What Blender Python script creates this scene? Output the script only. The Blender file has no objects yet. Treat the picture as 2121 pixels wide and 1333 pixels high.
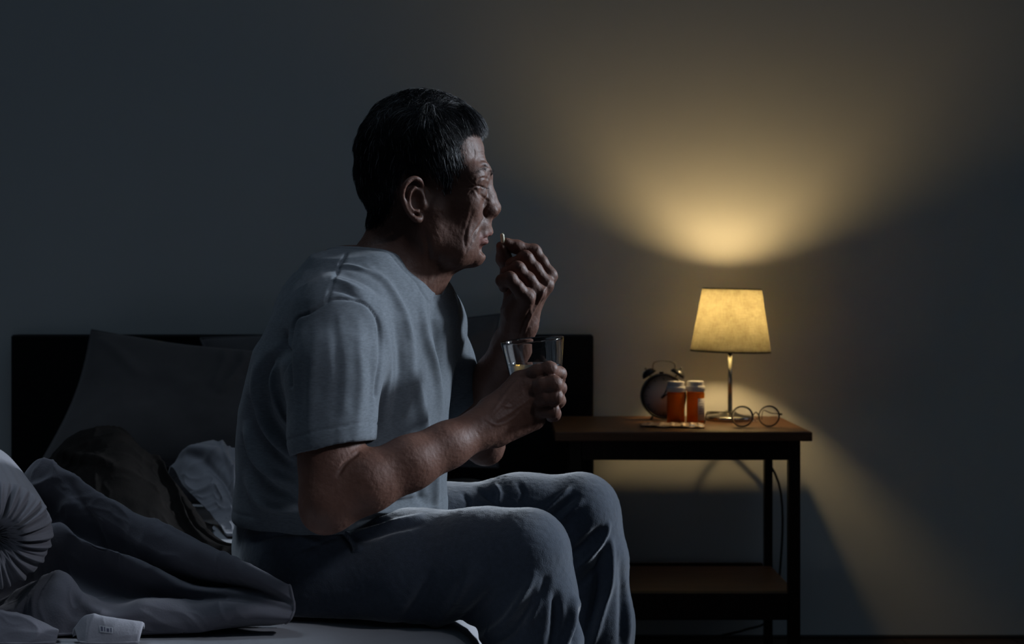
import bpy, math, random
import numpy as np
from mathutils import Vector, Matrix
random.seed(7)
rng = np.random.default_rng(11)

# ------------------------------------------------------------------ camera, world, sun, exposure
CAM_Z, FPX = 0.815, 2946.0
S = bpy.context.scene
COL = S.collection
cam_d = bpy.data.cameras.new('camera')
cam = bpy.data.objects.new('camera', cam_d)
COL.objects.link(cam)
cam.location = (0, 0, CAM_Z)
cam.rotation_euler = (math.radians(90), 0, 0)
cam_d.sensor_width = 36.0
cam_d.lens = 36.0 * FPX / 2121.0
cam_d.shift_y = -(666.5 - 600.0) / 2121.0
cam_d.clip_start = 0.05
cam_d.dof.use_dof = True
cam_d.dof.focus_distance = 1.84
cam_d.dof.aperture_fstop = 8.0
S.camera = cam

w = bpy.data.worlds.new('night_world')
S.world = w
w.use_nodes = True
w.node_tree.nodes['Background'].inputs['Color'].default_value = (0.48, 0.73, 1.0, 1)
w.node_tree.nodes['Background'].inputs['Strength'].default_value = 0.0105

sun_d = bpy.data.lights.new('moon', 'SUN')
sun_d.energy = 3.9
sun_d.color = (0.76, 0.87, 1.0)
sun_d.angle = math.radians(9)
sun = bpy.data.objects.new('moon', sun_d)
COL.objects.link(sun)
SUN_DIR = Vector((0.90, 0.25, 0.33)).normalized()        # from the scene towards the moon
sun.rotation_euler = SUN_DIR.to_track_quat('Z', 'Y').to_euler()
sun.location = (4, 2, 3)
# broad soft fill, added to lift wall and bed from the camera's side, above
glow_d = bpy.data.lights.new('front_fill_sun', 'SUN')
glow_d.energy = 0.108
glow_d.color = (0.48, 0.73, 1.0)
glow_d.angle = math.radians(55)
glow = bpy.data.objects.new('front_fill_sun', glow_d)
COL.objects.link(glow)
glow.rotation_euler = Vector((0.20, -0.42, 0.88)).to_track_quat('Z', 'Y').to_euler()
glow.location = (1, -2, 4)
# dim cool fill lamp added above the bed to brighten the tops of the folds
hw_d = bpy.data.lights.new('bed_fill_light', 'AREA')
hw_d.shape = 'RECTANGLE'
hw_d.size, hw_d.size_y = 0.7, 1.0
hw_d.energy = 2.2
hw_d.spread = math.radians(52)
hw_d.color = (0.66, 0.82, 1.0)
hw = bpy.data.objects.new('bed_fill_light', hw_d)
COL.objects.link(hw)
hw.location = (-1.10, 1.95, 3.0)
# unseen spot added to brighten the bedding in front, no window behind it
sp_d = bpy.data.lights.new('bedding_fill_spot', 'SPOT')
sp_d.energy = 45.0
sp_d.spot_size = math.radians(21)
sp_d.spot_blend = 0.7
sp_d.shadow_soft_size = 0.10
sp_d.color = (0.80, 0.86, 1.0)
sp = bpy.data.objects.new('bedding_fill_spot', sp_d)
COL.objects.link(sp)
sp.location = (1.30, 1.00, 1.80)
sp.rotation_euler = (Vector(sp.location) - Vector((-0.60, 1.76, 0.42))).to_track_quat('Z', 'Y').to_euler()
# the sky seen through the window on the right
rw_d = bpy.data.lights.new('right_window_light', 'AREA')
rw_d.shape = 'RECTANGLE'
rw_d.size, rw_d.size_y = 1.2, 1.1
rw_d.energy = 0.7
rw_d.color = (0.78, 0.88, 1.0)
rw_d.spread = math.radians(64)
rwl = bpy.data.objects.new('right_window_light', rw_d)
COL.objects.link(rwl)
rwl.location = (1.76, 2.42, 1.40)
rwl.rotation_euler = Vector((0.95, 0.18, 0.28)).to_track_quat('Z', 'Y').to_euler()
S.cycles.caustics_refractive = False
S.cycles.caustics_reflective = False
S.view_settings.view_transform = 'Standard'
S.view_settings.look = 'None'
S.view_settings.exposure = 0.0
S.view_settings.gamma = 1.0
S.view_settings.use_curve_mapping = False


def P(px, py, D):
    """world point that the camera sees at pixel (px, py), D metres in front of it"""
    return np.array([(px - 1060.5) * D / FPX, D, CAM_Z - (py - 600.0) * D / FPX])


# ------------------------------------------------------------------ materials
def mat(name, color, rough=0.8, spec=0.3, metal=0.0, var=0.0, vscale=20.0, bump=0.0, bscale=300.0,
        stretch=(1, 1, 1), sheen=0.0, sss=0.0, trans=0.0, ior=1.45, color2=None, bdist=0.001, vdetail=6):
    m = bpy.data.materials.new(name)
    m.use_nodes = True
    nt = m.node_tree
    b = nt.nodes['Principled BSDF']
    b.inputs['Base Color'].default_value = (*color, 1)
    b.inputs['Roughness'].default_value = rough
    b.inputs['Specular IOR Level'].default_value = spec
    b.inputs['Metallic'].default_value = metal
    b.inputs['Transmission Weight'].default_value = trans
    b.inputs['IOR'].default_value = ior
    if sheen:
        b.inputs['Sheen Weight'].default_value = sheen
        b.inputs['Sheen Roughness'].default_value = 0.45
    if sss:
        b.inputs['Subsurface Weight'].default_value = sss
        b.inputs['Subsurface Radius'].default_value = (0.012, 0.004, 0.002)
        b.inputs['Subsurface Scale'].default_value = 1.0
    if var or bump:
        tc = nt.nodes.new('ShaderNodeTexCoord')
        mp = nt.nodes.new('ShaderNodeMapping')
        mp.inputs['Scale'].default_value = stretch
        nt.links.new(tc.outputs['Object'], mp.inputs['Vector'])
    if var:
        n = nt.nodes.new('ShaderNodeTexNoise')
        n.inputs['Scale'].default_value = vscale
        n.inputs['Detail'].default_value = vdetail
        n.inputs['Roughness'].default_value = 0.65
        r = nt.nodes.new('ShaderNodeValToRGB')
        c2 = color2 or tuple(c * (1 - var) for c in color)
        r.color_ramp.elements[0].position = 0.32
        r.color_ramp.elements[1].position = 0.68
        r.color_ramp.elements[0].color = (*c2, 1)
        r.color_ramp.elements[1].color = (*color, 1)
        nt.links.new(mp.outputs['Vector'], n.inputs['Vector'])
        nt.links.new(n.outputs['Fac'], r.inputs['Fac'])
        nt.links.new(r.outputs['Color'], b.inputs['Base Color'])
    if bump:
        n2 = nt.nodes.new('ShaderNodeTexNoise')
        n2.inputs['Scale'].default_value = bscale
        n2.inputs['Detail'].default_value = 5
        bp = nt.nodes.new('ShaderNodeBump')
        bp.inputs['Strength'].default_value = bump
        bp.inputs['Distance'].default_value = bdist
        nt.links.new(mp.outputs['Vector'], n2.inputs['Vector'])
        nt.links.new(n2.outputs['Fac'], bp.inputs['Height'])
        nt.links.new(bp.outputs['Normal'], b.inputs['Normal'])
    return m


def emit_mat(name, color, strength):
    m = bpy.data.materials.new(name)
    m.use_nodes = True
    b = m.node_tree.nodes['Principled BSDF']
    b.inputs['Base Color'].default_value = (1, 1, 1, 1)
    b.inputs['Emission Color'].default_value = (*color, 1)
    b.inputs['Emission Strength'].default_value = strength
    return m


# ------------------------------------------------------------------ mesh helpers
def obj(name, V, F, m, parent=None, smooth=True):
    me = bpy.data.meshes.new(name)
    me.from_pydata([tuple(v) for v in V], [], [tuple(f) for f in F])
    me.validate()
    me.polygons.foreach_set('use_smooth', [smooth] * len(me.polygons))
    if m is not None:
        me.materials.append(m)
    o = bpy.data.objects.new(name, me)
    COL.objects.link(o)
    if parent is not None:
        link_parent(o, parent)
    return o


def link_parent(o, parent):
    o.parent = parent
    o.matrix_parent_inverse = Matrix.Translation(-Vector(parent.location)) if parent.parent is None else Matrix()
    # parts are modelled in world coordinates: keep them where they are
    if parent.parent is None:
        o.matrix_parent_inverse = parent.matrix_basis.inverted()
    else:
        o.matrix_parent_inverse = (parent.parent.matrix_basis @ parent.matrix_parent_inverse @ parent.matrix_basis).inverted()


def big_obj(name, V, F, m, parent=None, smooth=True, keep_all=False):
    """numpy mesh (quads) -> object, fast"""
    used = np.zeros(len(V), bool)
    used[F.ravel()] = True
    if len(V) > 100000 and not used.all() and keep_all is False:
        rem = np.cumsum(used) - 1
        V, F = V[used], rem[F]
    me = bpy.data.meshes.new(name)
    n, k = len(V), len(F)
    q = F.shape[1]
    me.vertices.add(n)
    me.vertices.foreach_set('co', np.ascontiguousarray(V, dtype=np.float32).ravel())
    me.loops.add(k * q)
    me.loops.foreach_set('vertex_index', np.ascontiguousarray(F, dtype=np.int32).ravel())
    me.polygons.add(k)
    me.polygons.foreach_set('loop_start', np.arange(0, k * q, q, dtype=np.int32))
    me.polygons.foreach_set('use_smooth', np.full(k, smooth))
    me.update(calc_edges=True)
    me.materials.append(m)
    o = bpy.data.objects.new(name, me)
    COL.objects.link(o)
    if parent is not None:
        link_parent(o, parent)
    return o


def thing(name, label, cat, loc, group=None):
    o = bpy.data.objects.new(name, None)
    o.empty_display_size = 0.05
    COL.objects.link(o)
    o.location = tuple(loc)
    return tag(o, label, cat, group)


def tag(o, label=None, cat=None, group=None, kind=None):
    if label: o['label'] = label
    if cat: o['category'] = cat
    if group: o['group'] = group
    if kind: o['kind'] = kind
    return o


class MB:
    """collects simple shapes into one mesh"""
    def __init__(s):
        s.V, s.F = [], []

    def add(s, V, F):
        o = len(s.V)
        s.V += [tuple(v) for v in V]
        s.F += [tuple(i + o for i in f) for f in F]
        return s

    def box(s, lo, hi, bev=0.0):
        x0, y0, z0 = lo
        x1, y1, z1 = hi
        if bev <= 0:
            V = [(x0, y0, z0), (x1, y0, z0), (x1, y1, z0), (x0, y1, z0), (x0, y0, z1), (x1, y0, z1), (x1, y1, z1), (x0, y1, z1)]
            F = [(3, 2, 1, 0), (4, 5, 6, 7), (0, 1, 5, 4), (1, 2, 6, 5), (2, 3, 7, 6), (3, 0, 4, 7)]
            return s.add(V, F)
        V, F = [], []
        c = [(x0, x1), (y0, y1), (z0, z1)]
        idx = {}
        for i in (0, 1):
            for j in (0, 1):
                for k in (0, 1):
                    for ax in range(3):
                        p = [c[0][i], c[1][j], c[2][k]]
                        for a2, bit in enumerate((i, j, k)):
                            if a2 != ax:
                                p[a2] += bev if bit == 0 else -bev
                        idx[(i, j, k, ax)] = len(V)
                        V.append(tuple(p))
        for ax in range(3):
            o1, o2 = (ax + 1) % 3, (ax + 2) % 3
            for side in (0, 1):
                q = []
                for b1, b2 in ((0, 0), (1, 0), (1, 1), (0, 1)):
                    bits = [0, 0, 0]
                    bits[ax], bits[o1], bits[o2] = side, b1, b2
                    q.append(idx[(*bits, ax)])
                F.append(tuple(q) if side else tuple(q[::-1]))
        for ax in range(3):
            o1, o2 = (ax + 1) % 3, (ax + 2) % 3
            for b1 in (0, 1):
                for b2 in (0, 1):
                    q = []
                    for (t, fa) in ((0, o1), (1, o1), (1, o2), (0, o2)):
                        bits = [0, 0, 0]
                        bits[ax], bits[o1], bits[o2] = t, b1, b2
                        q.append(idx[(*bits, fa)])
                    F.append(tuple(q) if (b1 ^ b2) else tuple(q[::-1]))
        for i in (0, 1):
            for j in (0, 1):
                for k in (0, 1):
                    q = [idx[(i, j, k, a)] for a in range(3)]
                    F.append(tuple(q) if (i + j + k) % 2 else tuple(q[::-1]))
        return s.add(V, F)

    def lathe(s, prof, c=(0, 0, 0), n=40, axis=(0, 0, 1), cap=True, wob=None):
        """prof: list of (r, h) along axis"""
        q = Vector((0, 0, 1)).rotation_difference(Vector(axis))
        V, F = [], []
        for (r, h) in prof:
            for i in range(n):
                a = 2 * math.pi * i / n
                v = q @ Vector((r * math.cos(a), r * math.sin(a), h))
                V.append((v.x + c[0], v.y + c[1], v.z + c[2]))
        for j in range(len(prof) - 1):
            for i in range(n):
                F.append((j * n + i, j * n + (i + 1) % n, (j + 1) * n + (i + 1) % n, (j + 1) * n + i))
        if cap:
            F.append(tuple(range(n - 1, -1, -1)))
            F.append(tuple((len(prof) - 1) * n + i for i in range(n)))
        return s.add(V, F)

    def tube(s, pts, r, n=10, closed=False):
        pts = [Vector(p) for p in pts]
        rs = r if isinstance(r, (list, tuple)) else [r] * len(pts)
        V, F = [], []
        up = None
        m = len(pts)
        for i, p in enumerate(pts):
            if closed:
                t = pts[(i + 1) % m] - pts[i - 1]
            else:
                t = pts[min(i + 1, m - 1)] - pts[max(i - 1, 0)]
            t.normalize()
            if up is None:
                up = Vector((0, 0, 1)) if abs(t.z) < 0.9 else Vector((1, 0, 0))
            a = t.cross(up).normalized()
            up = a.cross(t).normalized()
            for k in range(n):
                w_ = 2 * math.pi * k / n
                V.append(p + a * (math.cos(w_) * rs[i]) + up * (math.sin(w_) * rs[i]))
        segs = m if closed else m - 1
        for i in range(segs):
            j = (i + 1) % m
            for k in range(n):
                F.append((i * n + k, i * n + (k + 1) % n, j * n + (k + 1) % n, j * n + k))
        if not closed:
            F.append(tuple(range(n - 1, -1, -1)))
            F.append(tuple((m - 1) * n + k for k in range(n)))
        return s.add(V, F)

    def ellipsoid(s, c, r, n=24, rings=14, M=None):
        V, F = [], []
        for j in range(rings + 1):
            t = math.pi * j / rings
            for i in range(n):
                a = 2 * math.pi * i / n
                v = Vector((r[0] * math.sin(t) * math.cos(a), r[1] * math.sin(t) * math.sin(a), r[2] * math.cos(t)))
                if M is not None:
                    v = M @ v
                V.append((v.x + c[0], v.y + c[1], v.z + c[2]))
        for j in range(rings):
            for i in range(n):
                F.append((j * n + i, (j + 1) * n + i, (j + 1) * n + (i + 1) % n, j * n + (i + 1) % n))
        return s.add(V, F)

    def build(s, name, m, parent=None, smooth=True):
        o = obj(name, s.V, s.F, m, parent, smooth)
        return o


def sharp(o, ang=35):
    """flat-looking faces keep hard edges"""
    me = o.data
    me.set_sharp_from_angle(angle=math.radians(ang))
    return o


def catmull(pts, n=8):
    pts = [np.array(p, float) for p in pts]
    pts = [2 * pts[0] - pts[1]] + pts + [2 * pts[-1] - pts[-2]]
    out = []
    for i in range(1, len(pts) - 2):
        for k in range(n):
            t = k / n
            a, b, c, d = pts[i - 1:i + 3]
            out.append(0.5 * (2 * b + (c - a) * t + (2 * a - 5 * b + 4 * c - d) * t * t + (3 * b - a - 3 * c + d) * t ** 3))
    out.append(pts[-2])
    return out


# ------------------------------------------------------------------ noise and volume modelling (numpy)
def _hash(i, j, k, seed):
    h = (i * 374761393 + j * 668265263 + k * 2147483647 + seed * 1274126177) & 0xffffffff
    h = ((h ^ (h >> 13)) * 1274126177) & 0xffffffff
    h = h ^ (h >> 16)
    return (h & 0xffff) / 32767.5 - 1.0


def vnoise(p, seed=0):
    i = np.floor(p).astype(np.int64)
    f = p - i
    f = f * f * f * (f * (f * 6 - 15) + 10)
    r = 0
    for a in (0, 1):
        for b in (0, 1):
            for c in (0, 1):
                wt = (f[:, 0] if a else 1 - f[:, 0]) * (f[:, 1] if b else 1 - f[:, 1]) * (f[:, 2] if c else 1 - f[:, 2])
                r = r + wt * _hash(i[:, 0] + a, i[:, 1] + b, i[:, 2] + c, seed)
    return r


def smin(a, b, k):
    if k <= 0:
        return np.minimum(a, b)
    h = np.maximum(k - np.abs(a - b), 0) / k
    return np.minimum(a, b) - h * h * k * 0.25


def smax(a, b, k):
    return -smin(-a, -b, k)


def d_cone(X, Y, Z, a, b, ra, rb, flat=None):
    bx, by, bz = b - a
    L = bx * bx + by * by + bz * bz + 1e-12
    px, py, pz = X - a[0], Y - a[1], Z - a[2]
    t = np.clip((px * bx + py * by + pz * bz) / L, 0, 1)
    dx, dy, dz = px - t * bx, py - t * by, pz - t * bz
    if flat is not None:
        n, s = flat
        q = (dx * n[0] + dy * n[1] + dz * n[2]) * (s - 1)
        dx, dy, dz = dx + q * n[0], dy + q * n[1], dz + q * n[2]
    return np.sqrt(dx * dx + dy * dy + dz * dz) - (ra + (rb - ra) * t)


def d_ell(X, Y, Z, c, r, R=None):
    px, py, pz = X - c[0], Y - c[1], Z - c[2]
    if R is not None:
        px, py, pz = (R[0, 0] * px + R[1, 0] * py + R[2, 0] * pz, R[0, 1] * px + R[1, 1] * py + R[2, 1] * pz,
                      R[0, 2] * px + R[1, 2] * py + R[2, 2] * pz)
    k0 = np.sqrt((px / r[0]) ** 2 + (py / r[1]) ** 2 + (pz / r[2]) ** 2)
    k1 = np.sqrt((px / r[0] ** 2) ** 2 + (py / r[1] ** 2) ** 2 + (pz / r[2] ** 2) ** 2)
    return k0 * (k0 - 1) / (k1 + 1e-9)


class Vol:
    def __init__(s, lo, hi, h):
        s.lo, s.h = np.array(lo, float), h
        s.n = np.ceil((np.array(hi, float) - s.lo) / h).astype(int) + 1
        s.a = np.full(s.n, 0.5, np.float32)

    def grid(s, lo, hi):
        i0 = np.clip(np.floor((lo - s.lo) / s.h).astype(int), 0, s.n)
        i1 = np.clip(np.ceil((hi - s.lo) / s.h).astype(int) + 1, 0, s.n)
        sl = tuple(slice(a, b) for a, b in zip(i0, i1))
        ax = [(s.lo[d] + s.h * np.arange(i0[d], i1[d])).astype(np.float32) for d in range(3)]
        return sl, ax[0][:, None, None], ax[1][None, :, None], ax[2][None, None, :]

    def put(s, f, lo, hi, k=0.0, sub=False, tgt=None, base=None):
        m = k + 3 * s.h
        sl, X, Y, Z = s.grid(np.array(lo) - m, np.array(hi) + m)
        if any(q.start >= q.stop for q in sl):
            return
        d = f(X, Y, Z)
        if sub:
            s.a[sl] = smax(s.a[sl], -d, k)
        else:
            s.a[sl] = smin(s.a[sl], d, k)

    def cone(s, a, b, ra, rb=None, k=0.01, sub=False, flat=None):
        rb = ra if rb is None else rb
        a, b = np.array(a, float), np.array(b, float)
        r = max(ra, rb)
        s.put(lambda X, Y, Z: d_cone(X, Y, Z, a, b, ra, rb, flat), np.minimum(a, b) - r, np.maximum(a, b) + r, k, sub)

    def chain(s, pts, rs, k=0.01, sub=False, flat=None, inner=None):
        """one chain with its own inner blend, then blended into the volume"""
        pts = [np.array(p, float) for p in pts]
        ki = k if inner is None else inner
        R = max(rs)
        lo = np.min(pts, axis=0) - R
        hi = np.max(pts, axis=0) + R

        def f(X, Y, Z):
            d = None
            for i in range(len(pts) - 1):
                e = d_cone(X, Y, Z, pts[i], pts[i + 1], rs[i], rs[i + 1], flat)
                d = e if d is None else smin(d, e, ki)
            return d
        s.put(f, lo, hi, k, sub)

    def ell(s, c, r, k=0.01, sub=False, R=None):
        c, r = np.array(c, float), np.array(r, float)
        q = np.full(3, r.max()) if R is not None else r
        s.put(lambda X, Y, Z: d_ell(X, Y, Z, c, r, R), c - q, c + q, k, sub)

    def mesh(s):
        return surface_nets(s.a, s.lo, s.h)


def surface_nets(A, lo, h):
    ins = A < 0
    c = ins[:-1, :-1, :-1].astype(np.uint8)
    cnt = np.zeros_like(c)
    nx, ny, nz = A.shape
    for i in (0, 1):
        for j in (0, 1):
            for k in (0, 1):
                cnt += ins[i:nx - 1 + i, j:ny - 1 + j, k:nz - 1 + k]
    act = (cnt > 0) & (cnt < 8)
    idx = np.argwhere(act)
    N = len(idx)
    vid = np.full(act.shape, -1, np.int32)
    vid[act] = np.arange(N)
    cv = {}
    for i in (0, 1):
        for j in (0, 1):
            for k in (0, 1):
                cv[(i, j, k)] = A[idx[:, 0] + i, idx[:, 1] + j, idx[:, 2] + k]
    acc = np.zeros((N, 3))
    num = np.zeros(N)
    for ax in range(3):
        for b1 in (0, 1):
            for b2 in (0, 1):
                p0 = [0, 0, 0]
                o1, o2 = [q for q in range(3) if q != ax]
                p0[o1], p0[o2] = b1, b2
                p1 = list(p0)
                p1[ax] = 1
                v0, v1 = cv[tuple(p0)], cv[tuple(p1)]
                m = (v0 < 0) != (v1 < 0)
                t = np.clip(np.where(m, v0 / np.where(m, v0 - v1, 1), 0), 0, 1)
                pos = np.array(p0, float)[None, :].repeat(N, 0)
                pos[:, ax] = t
                acc[m] += pos[m]
                num[m] += 1
    V = (idx + acc / num[:, None]) * h + lo
    Fs = []
    for ax in range(3):
        o1, o2 = (ax + 1) % 3, (ax + 2) % 3
        sl0 = [slice(None)] * 3
        sl1 = [slice(None)] * 3
        sl0[ax], sl1[ax] = slice(0, -1), slice(1, None)
        a0, a1 = ins[tuple(sl0)], ins[tuple(sl1)]
        for flip, m in ((False, a0 & ~a1), (True, ~a0 & a1)):
            e = np.argwhere(m)
            ok = (e[:, o1] > 0) & (e[:, o2] > 0) & (e[:, o1] < A.shape[o1] - 1) & (e[:, o2] < A.shape[o2] - 1)
            e = e[ok]
            q = []
            for d1, d2 in ((-1, -1), (0, -1), (0, 0), (-1, 0)):
                g = e.copy()
                g[:, o1] += d1
                g[:, o2] += d2
                q.append(vid[g[:, 0], g[:, 1], g[:, 2]])
            q = np.stack(q, 1)
            if flip:
                q = q[:, ::-1]
            Fs.append(q)
    return V, np.concatenate(Fs)


def vnormals(V, F):
    n = np.zeros_like(V)
    if F.shape[1] == 4:
        fn = np.cross(V[F[:, 2]] - V[F[:, 0]], V[F[:, 3]] - V[F[:, 1]])
    else:
        fn = np.cross(V[F[:, 1]] - V[F[:, 0]], V[F[:, 2]] - V[F[:, 0]])
    for i in range(F.shape[1]):
        for d in range(3):
            n[:, d] += np.bincount(F[:, i], fn[:, d], len(V))
    return n / (np.linalg.norm(n, axis=1, keepdims=True) + 1e-12)


def smooth_mesh(V, F, it=2, lam=0.5):
    E = np.concatenate([F[:, [i, (i + 1) % F.shape[1]]] for i in range(F.shape[1])])
    for _ in range(it):
        s = np.zeros_like(V)
        c = np.bincount(E[:, 0], minlength=len(V)) + np.bincount(E[:, 1], minlength=len(V))
        for d in range(3):
            s[:, d] = np.bincount(E[:, 0], V[E[:, 1], d], len(V)) + np.bincount(E[:, 1], V[E[:, 0], d], len(V))
        V = V + lam * (s / np.maximum(c, 1)[:, None] - V)
    return V


def seg_dist(Q, pts):
    """distance of points Q (n,k) to a polyline, and the position along it (0..1)"""
    best = np.full(len(Q), 1e9)
    par = np.zeros(len(Q))
    pts = [np.array(p, float) for p in pts]
    m = len(pts) - 1
    for i in range(m):
        a, b = pts[i], pts[i + 1]
        ba = b - a
        t = np.clip(((Q - a) @ ba) / (ba @ ba + 1e-12), 0, 1)
        d = np.linalg.norm(Q - a - t[:, None] * ba, axis=1)
        u = d < best
        best[u] = d[u]
        par[u] = (i + t[u]) / m
    return best, par


def pix(V):
    """where the camera would see world points"""
    return np.stack([1060.5 + V[:, 0] * FPX / V[:, 1], 600.0 - (V[:, 2] - CAM_Z) * FPX / V[:, 1]], 1)
# ------------------------------------------------------------------ the room
WALL_Y = 3.34
M_wall = mat('wall_paint', (0.80, 0.79, 0.77), 0.75, 0.25, var=0.05, vscale=1.6, bump=0.12, bscale=220, bdist=0.0006)
M_floor = mat('floor_wood', (0.055, 0.030, 0.018), 0.45, 0.4, var=0.5, vscale=6, stretch=(1, 12, 1), bump=0.15, bscale=60)
M_trim = mat('trim_paint', (0.05, 0.045, 0.042), 0.6)
RX = 1.62
wb = MB().box((-2.6, WALL_Y, -0.05), (RX + 0.12, WALL_Y + 0.12, 2.6)).build('wall_back', M_wall, smooth=False)
tag(wb, kind='structure')
# right wall with the window opening the moonlight comes through (outside the frame)
WY0, WY1, WZ0, WZ1 = 1.75, 3.14, 0.76, 2.00
rw = MB()
rw.box((RX, -0.6, -0.05), (RX + 0.12, WY0, 2.6))
rw.box((RX, WY1, -0.05), (RX + 0.12, WALL_Y, 2.6))
rw.box((RX, WY0, -0.05), (RX + 0.12, WY1, WZ0))
rw.box((RX, WY0, WZ1), (RX + 0.12, WY1, 2.6))
tag(rw.build('wall_right', M_wall, smooth=False), kind='structure')
wf = MB()
t_ = 0.05
wf.box((RX + 0.03, WY0, WZ0), (RX + 0.09, WY0 + t_, WZ1), .004)
wf.box((RX + 0.03, WY1 - t_, WZ0), (RX + 0.09, WY1, WZ1), .004)
wf.box((RX + 0.03, WY0 + t_, WZ0), (RX + 0.09, WY1 - t_, WZ0 + t_), .004)
wf.box((RX + 0.03, WY0 + t_, WZ1 - t_), (RX + 0.09, WY1 - t_, WZ1), .004)
win = tag(wf.build('window_1', M_trim, smooth=False), kind='structure')

fl = tag(thing('floor', None, None, (0, 0, 0)), kind='structure')
fl_base = MB().box((-2.6, -0.6, -0.05), (RX, WALL_Y, -0.004)).build('subfloor', M_floor, fl, smooth=False)
x = -2.6
k = 0
while x < RX - 0.01:
    y = -0.6 + (k % 3) * -0.45
    while y < WALL_Y:
        y0, y1 = max(y, -0.6), min(y + 1.35, WALL_Y)
        if y1 - y0 > 0.05:
            MB().box((x + .0008, y0 + .0008, -0.004), (min(x + 0.13, RX) - .0008, y1 - .0008, 0), .0006).build('plank', M_floor, fl, smooth=False)
        y += 1.35
    x += 0.13
    k += 1
bb = MB().box((-2.6, WALL_Y - 0.012, 0), (RX, WALL_Y, 0.006), .001).build('baseboard_back', M_trim, smooth=False)
tag(bb, kind='structure')

# ------------------------------------------------------------------ bed: headboard and frame
M_black = mat('black_lacquer', (0.008, 0.008, 0.009), 0.55, 0.25, var=0.3, vscale=30)
MAT_Z = 0.388
bed = thing('bed_frame', 'low dark bed frame with a plain black headboard against the wall', 'bed', (-0.52, 2.3, 0))
hx0, hx1 = P(22, 0, 3.285)[0], P(1229.5, 0, 3.285)[0]
hz = P(0, 693, 3.285)[2]
MB().box((hx0, 3.285, 0.02), (hx1, 3.332, hz), .004).build('headboard', M_black, bed, smooth=False)
BX0, BX1, BY0, BY1 = -1.10, -0.035, 1.27, 3.28
MB().box((BX0 + .01, BY0 + .02, 0.10), (BX0 + .04, BY1, 0.178), .003).build('side_rail', M_black, bed, smooth=False)
MB().box((BX1 - .04, BY0 + .02, 0.10), (BX1 - .01, BY1, 0.178), .003).build('side_rail', M_black, bed, smooth=False)
MB().box((BX0 + .04, BY0 + .02, 0.10), (BX1 - .04, BY0 + .05, 0.178), .003).build('foot_rail', M_black, bed, smooth=False)
MB().box((BX0 + .04, BY0 + .05, 0.16), (BX1 - .04, BY1, 0.178)).build('mattress_board', M_black, bed, smooth=False)
for lx in (BX0 + .05, BX1 - .10):
    for ly in (BY0 + .06, BY1 - .12):
        MB().box((lx, ly, 0.0), (lx + .05, ly + .05, 0.10), .003).build('leg', M_black, bed, smooth=False)

M_sheet = mat('sheet_cotton', (0.36, 0.36, 0.38), 0.9, 0.15, var=0.06, vscale=40, bump=0.25, bscale=500, sheen=0.15)


def mattress():
    nx, ny = 60, 100
    V, F = [], []
    r = 0.055
    lo = (BX0 + .012, BY0 + .022, 0.182)
    # a rounded box: top grid pushed down at its rim, then a skirt
    prof = []
    for a in np.linspace(0, math.pi / 2, 7):
        prof.append((r * (1 - math.cos(a)) * 0 + r * (1 - math.sin(a)), -r * (1 - math.cos(a))))
    ring = []
    x0, x1, y0, y1 = BX0 + .005, BX1, BY0 + .01, BY1 - .005
    xs = np.concatenate([x0 + r * (1 - np.cos(np.linspace(0, math.pi / 2, 6)))[:-1], np.linspace(x0 + r, x1 - r, nx), x1 - r * (1 - np.cos(np.linspace(math.pi / 2, 0, 6)))[1:]])
    ys = np.concatenate([y0 + r * (1 - np.cos(np.linspace(0, math.pi / 2, 6)))[:-1], np.linspace(y0 + r, y1 - r, ny), y1 - r * (1 - np.cos(np.linspace(math.pi / 2, 0, 6)))[1:]])
    X, Y = np.meshgrid(xs, ys, indexing='ij')
    ex = np.maximum(np.maximum(x0 + r - X, X - (x1 - r)), 0) / r
    ey = np.maximum(np.maximum(y0 + r - Y, Y - (y1 - r)), 0) / r
    e = np.clip(np.sqrt(ex ** 2 + ey ** 2), 0, 1)
    Z = MAT_Z - r * (1 - np.sqrt(1 - e ** 2))
    # soft dip where the man sits, and faint ripples in the sheet
    Z -= 0.004 * np.exp(-(((X + 0.20) / 0.16) ** 2 + ((Y - 1.98) / 0.22) ** 2))
    pts = np.stack([X.ravel() * 9 + Y.ravel() * 4, Y.ravel() * 5 - X.ravel() * 3, X.ravel() * 0], 1)
    Z += 0.0022 * vnoise(pts, 3).reshape(Z.shape) * (1 - e) + 0.0012 * vnoise(pts * 2.7, 4).reshape(Z.shape) * (1 - e)
    n0, n1 = len(xs), len(ys)
    top = np.stack([X.ravel(), Y.ravel(), Z.ravel()], 1)
    bot = top.copy()
    bot[:, 2] = 0.182
    V = np.concatenate([top, bot])
    I = np.arange(n0 * n1).reshape(n0, n1)
    q = np.stack([I[:-1, :-1], I[1:, :-1], I[1:, 1:], I[:-1, 1:]], -1).reshape(-1, 4)
    F = [q, q[:, ::-1] + n0 * n1]
    for line in (I[:, 0], I[-1, :], I[::-1, -1], I[0, ::-1]):
        F.append(np.stack([line[:-1] + n0 * n1, line[1:] + n0 * n1, line[1:], line[:-1]], 1))
    return V, np.concatenate(F)


V, F = mattress()
mt = big_obj('mattress', V, F, M_sheet)
tag(mt, 'grey mattress in a fitted sheet that the man sits on', 'mattress')

# ------------------------------------------------------------------ pillows
M_pillow = mat('pillow_cotton', (0.090, 0.082, 0.083), 0.9, 0.15, var=0.10, vscale=25, bump=0.3, bscale=450, sheen=0.2)
M_pillow2 = mat('pillow_cotton_warm', (0.16, 0.145, 0.145), 0.9, 0.15, var=0.10, vscale=25, bump=0.3, bscale=450, sheen=0.2)


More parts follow.
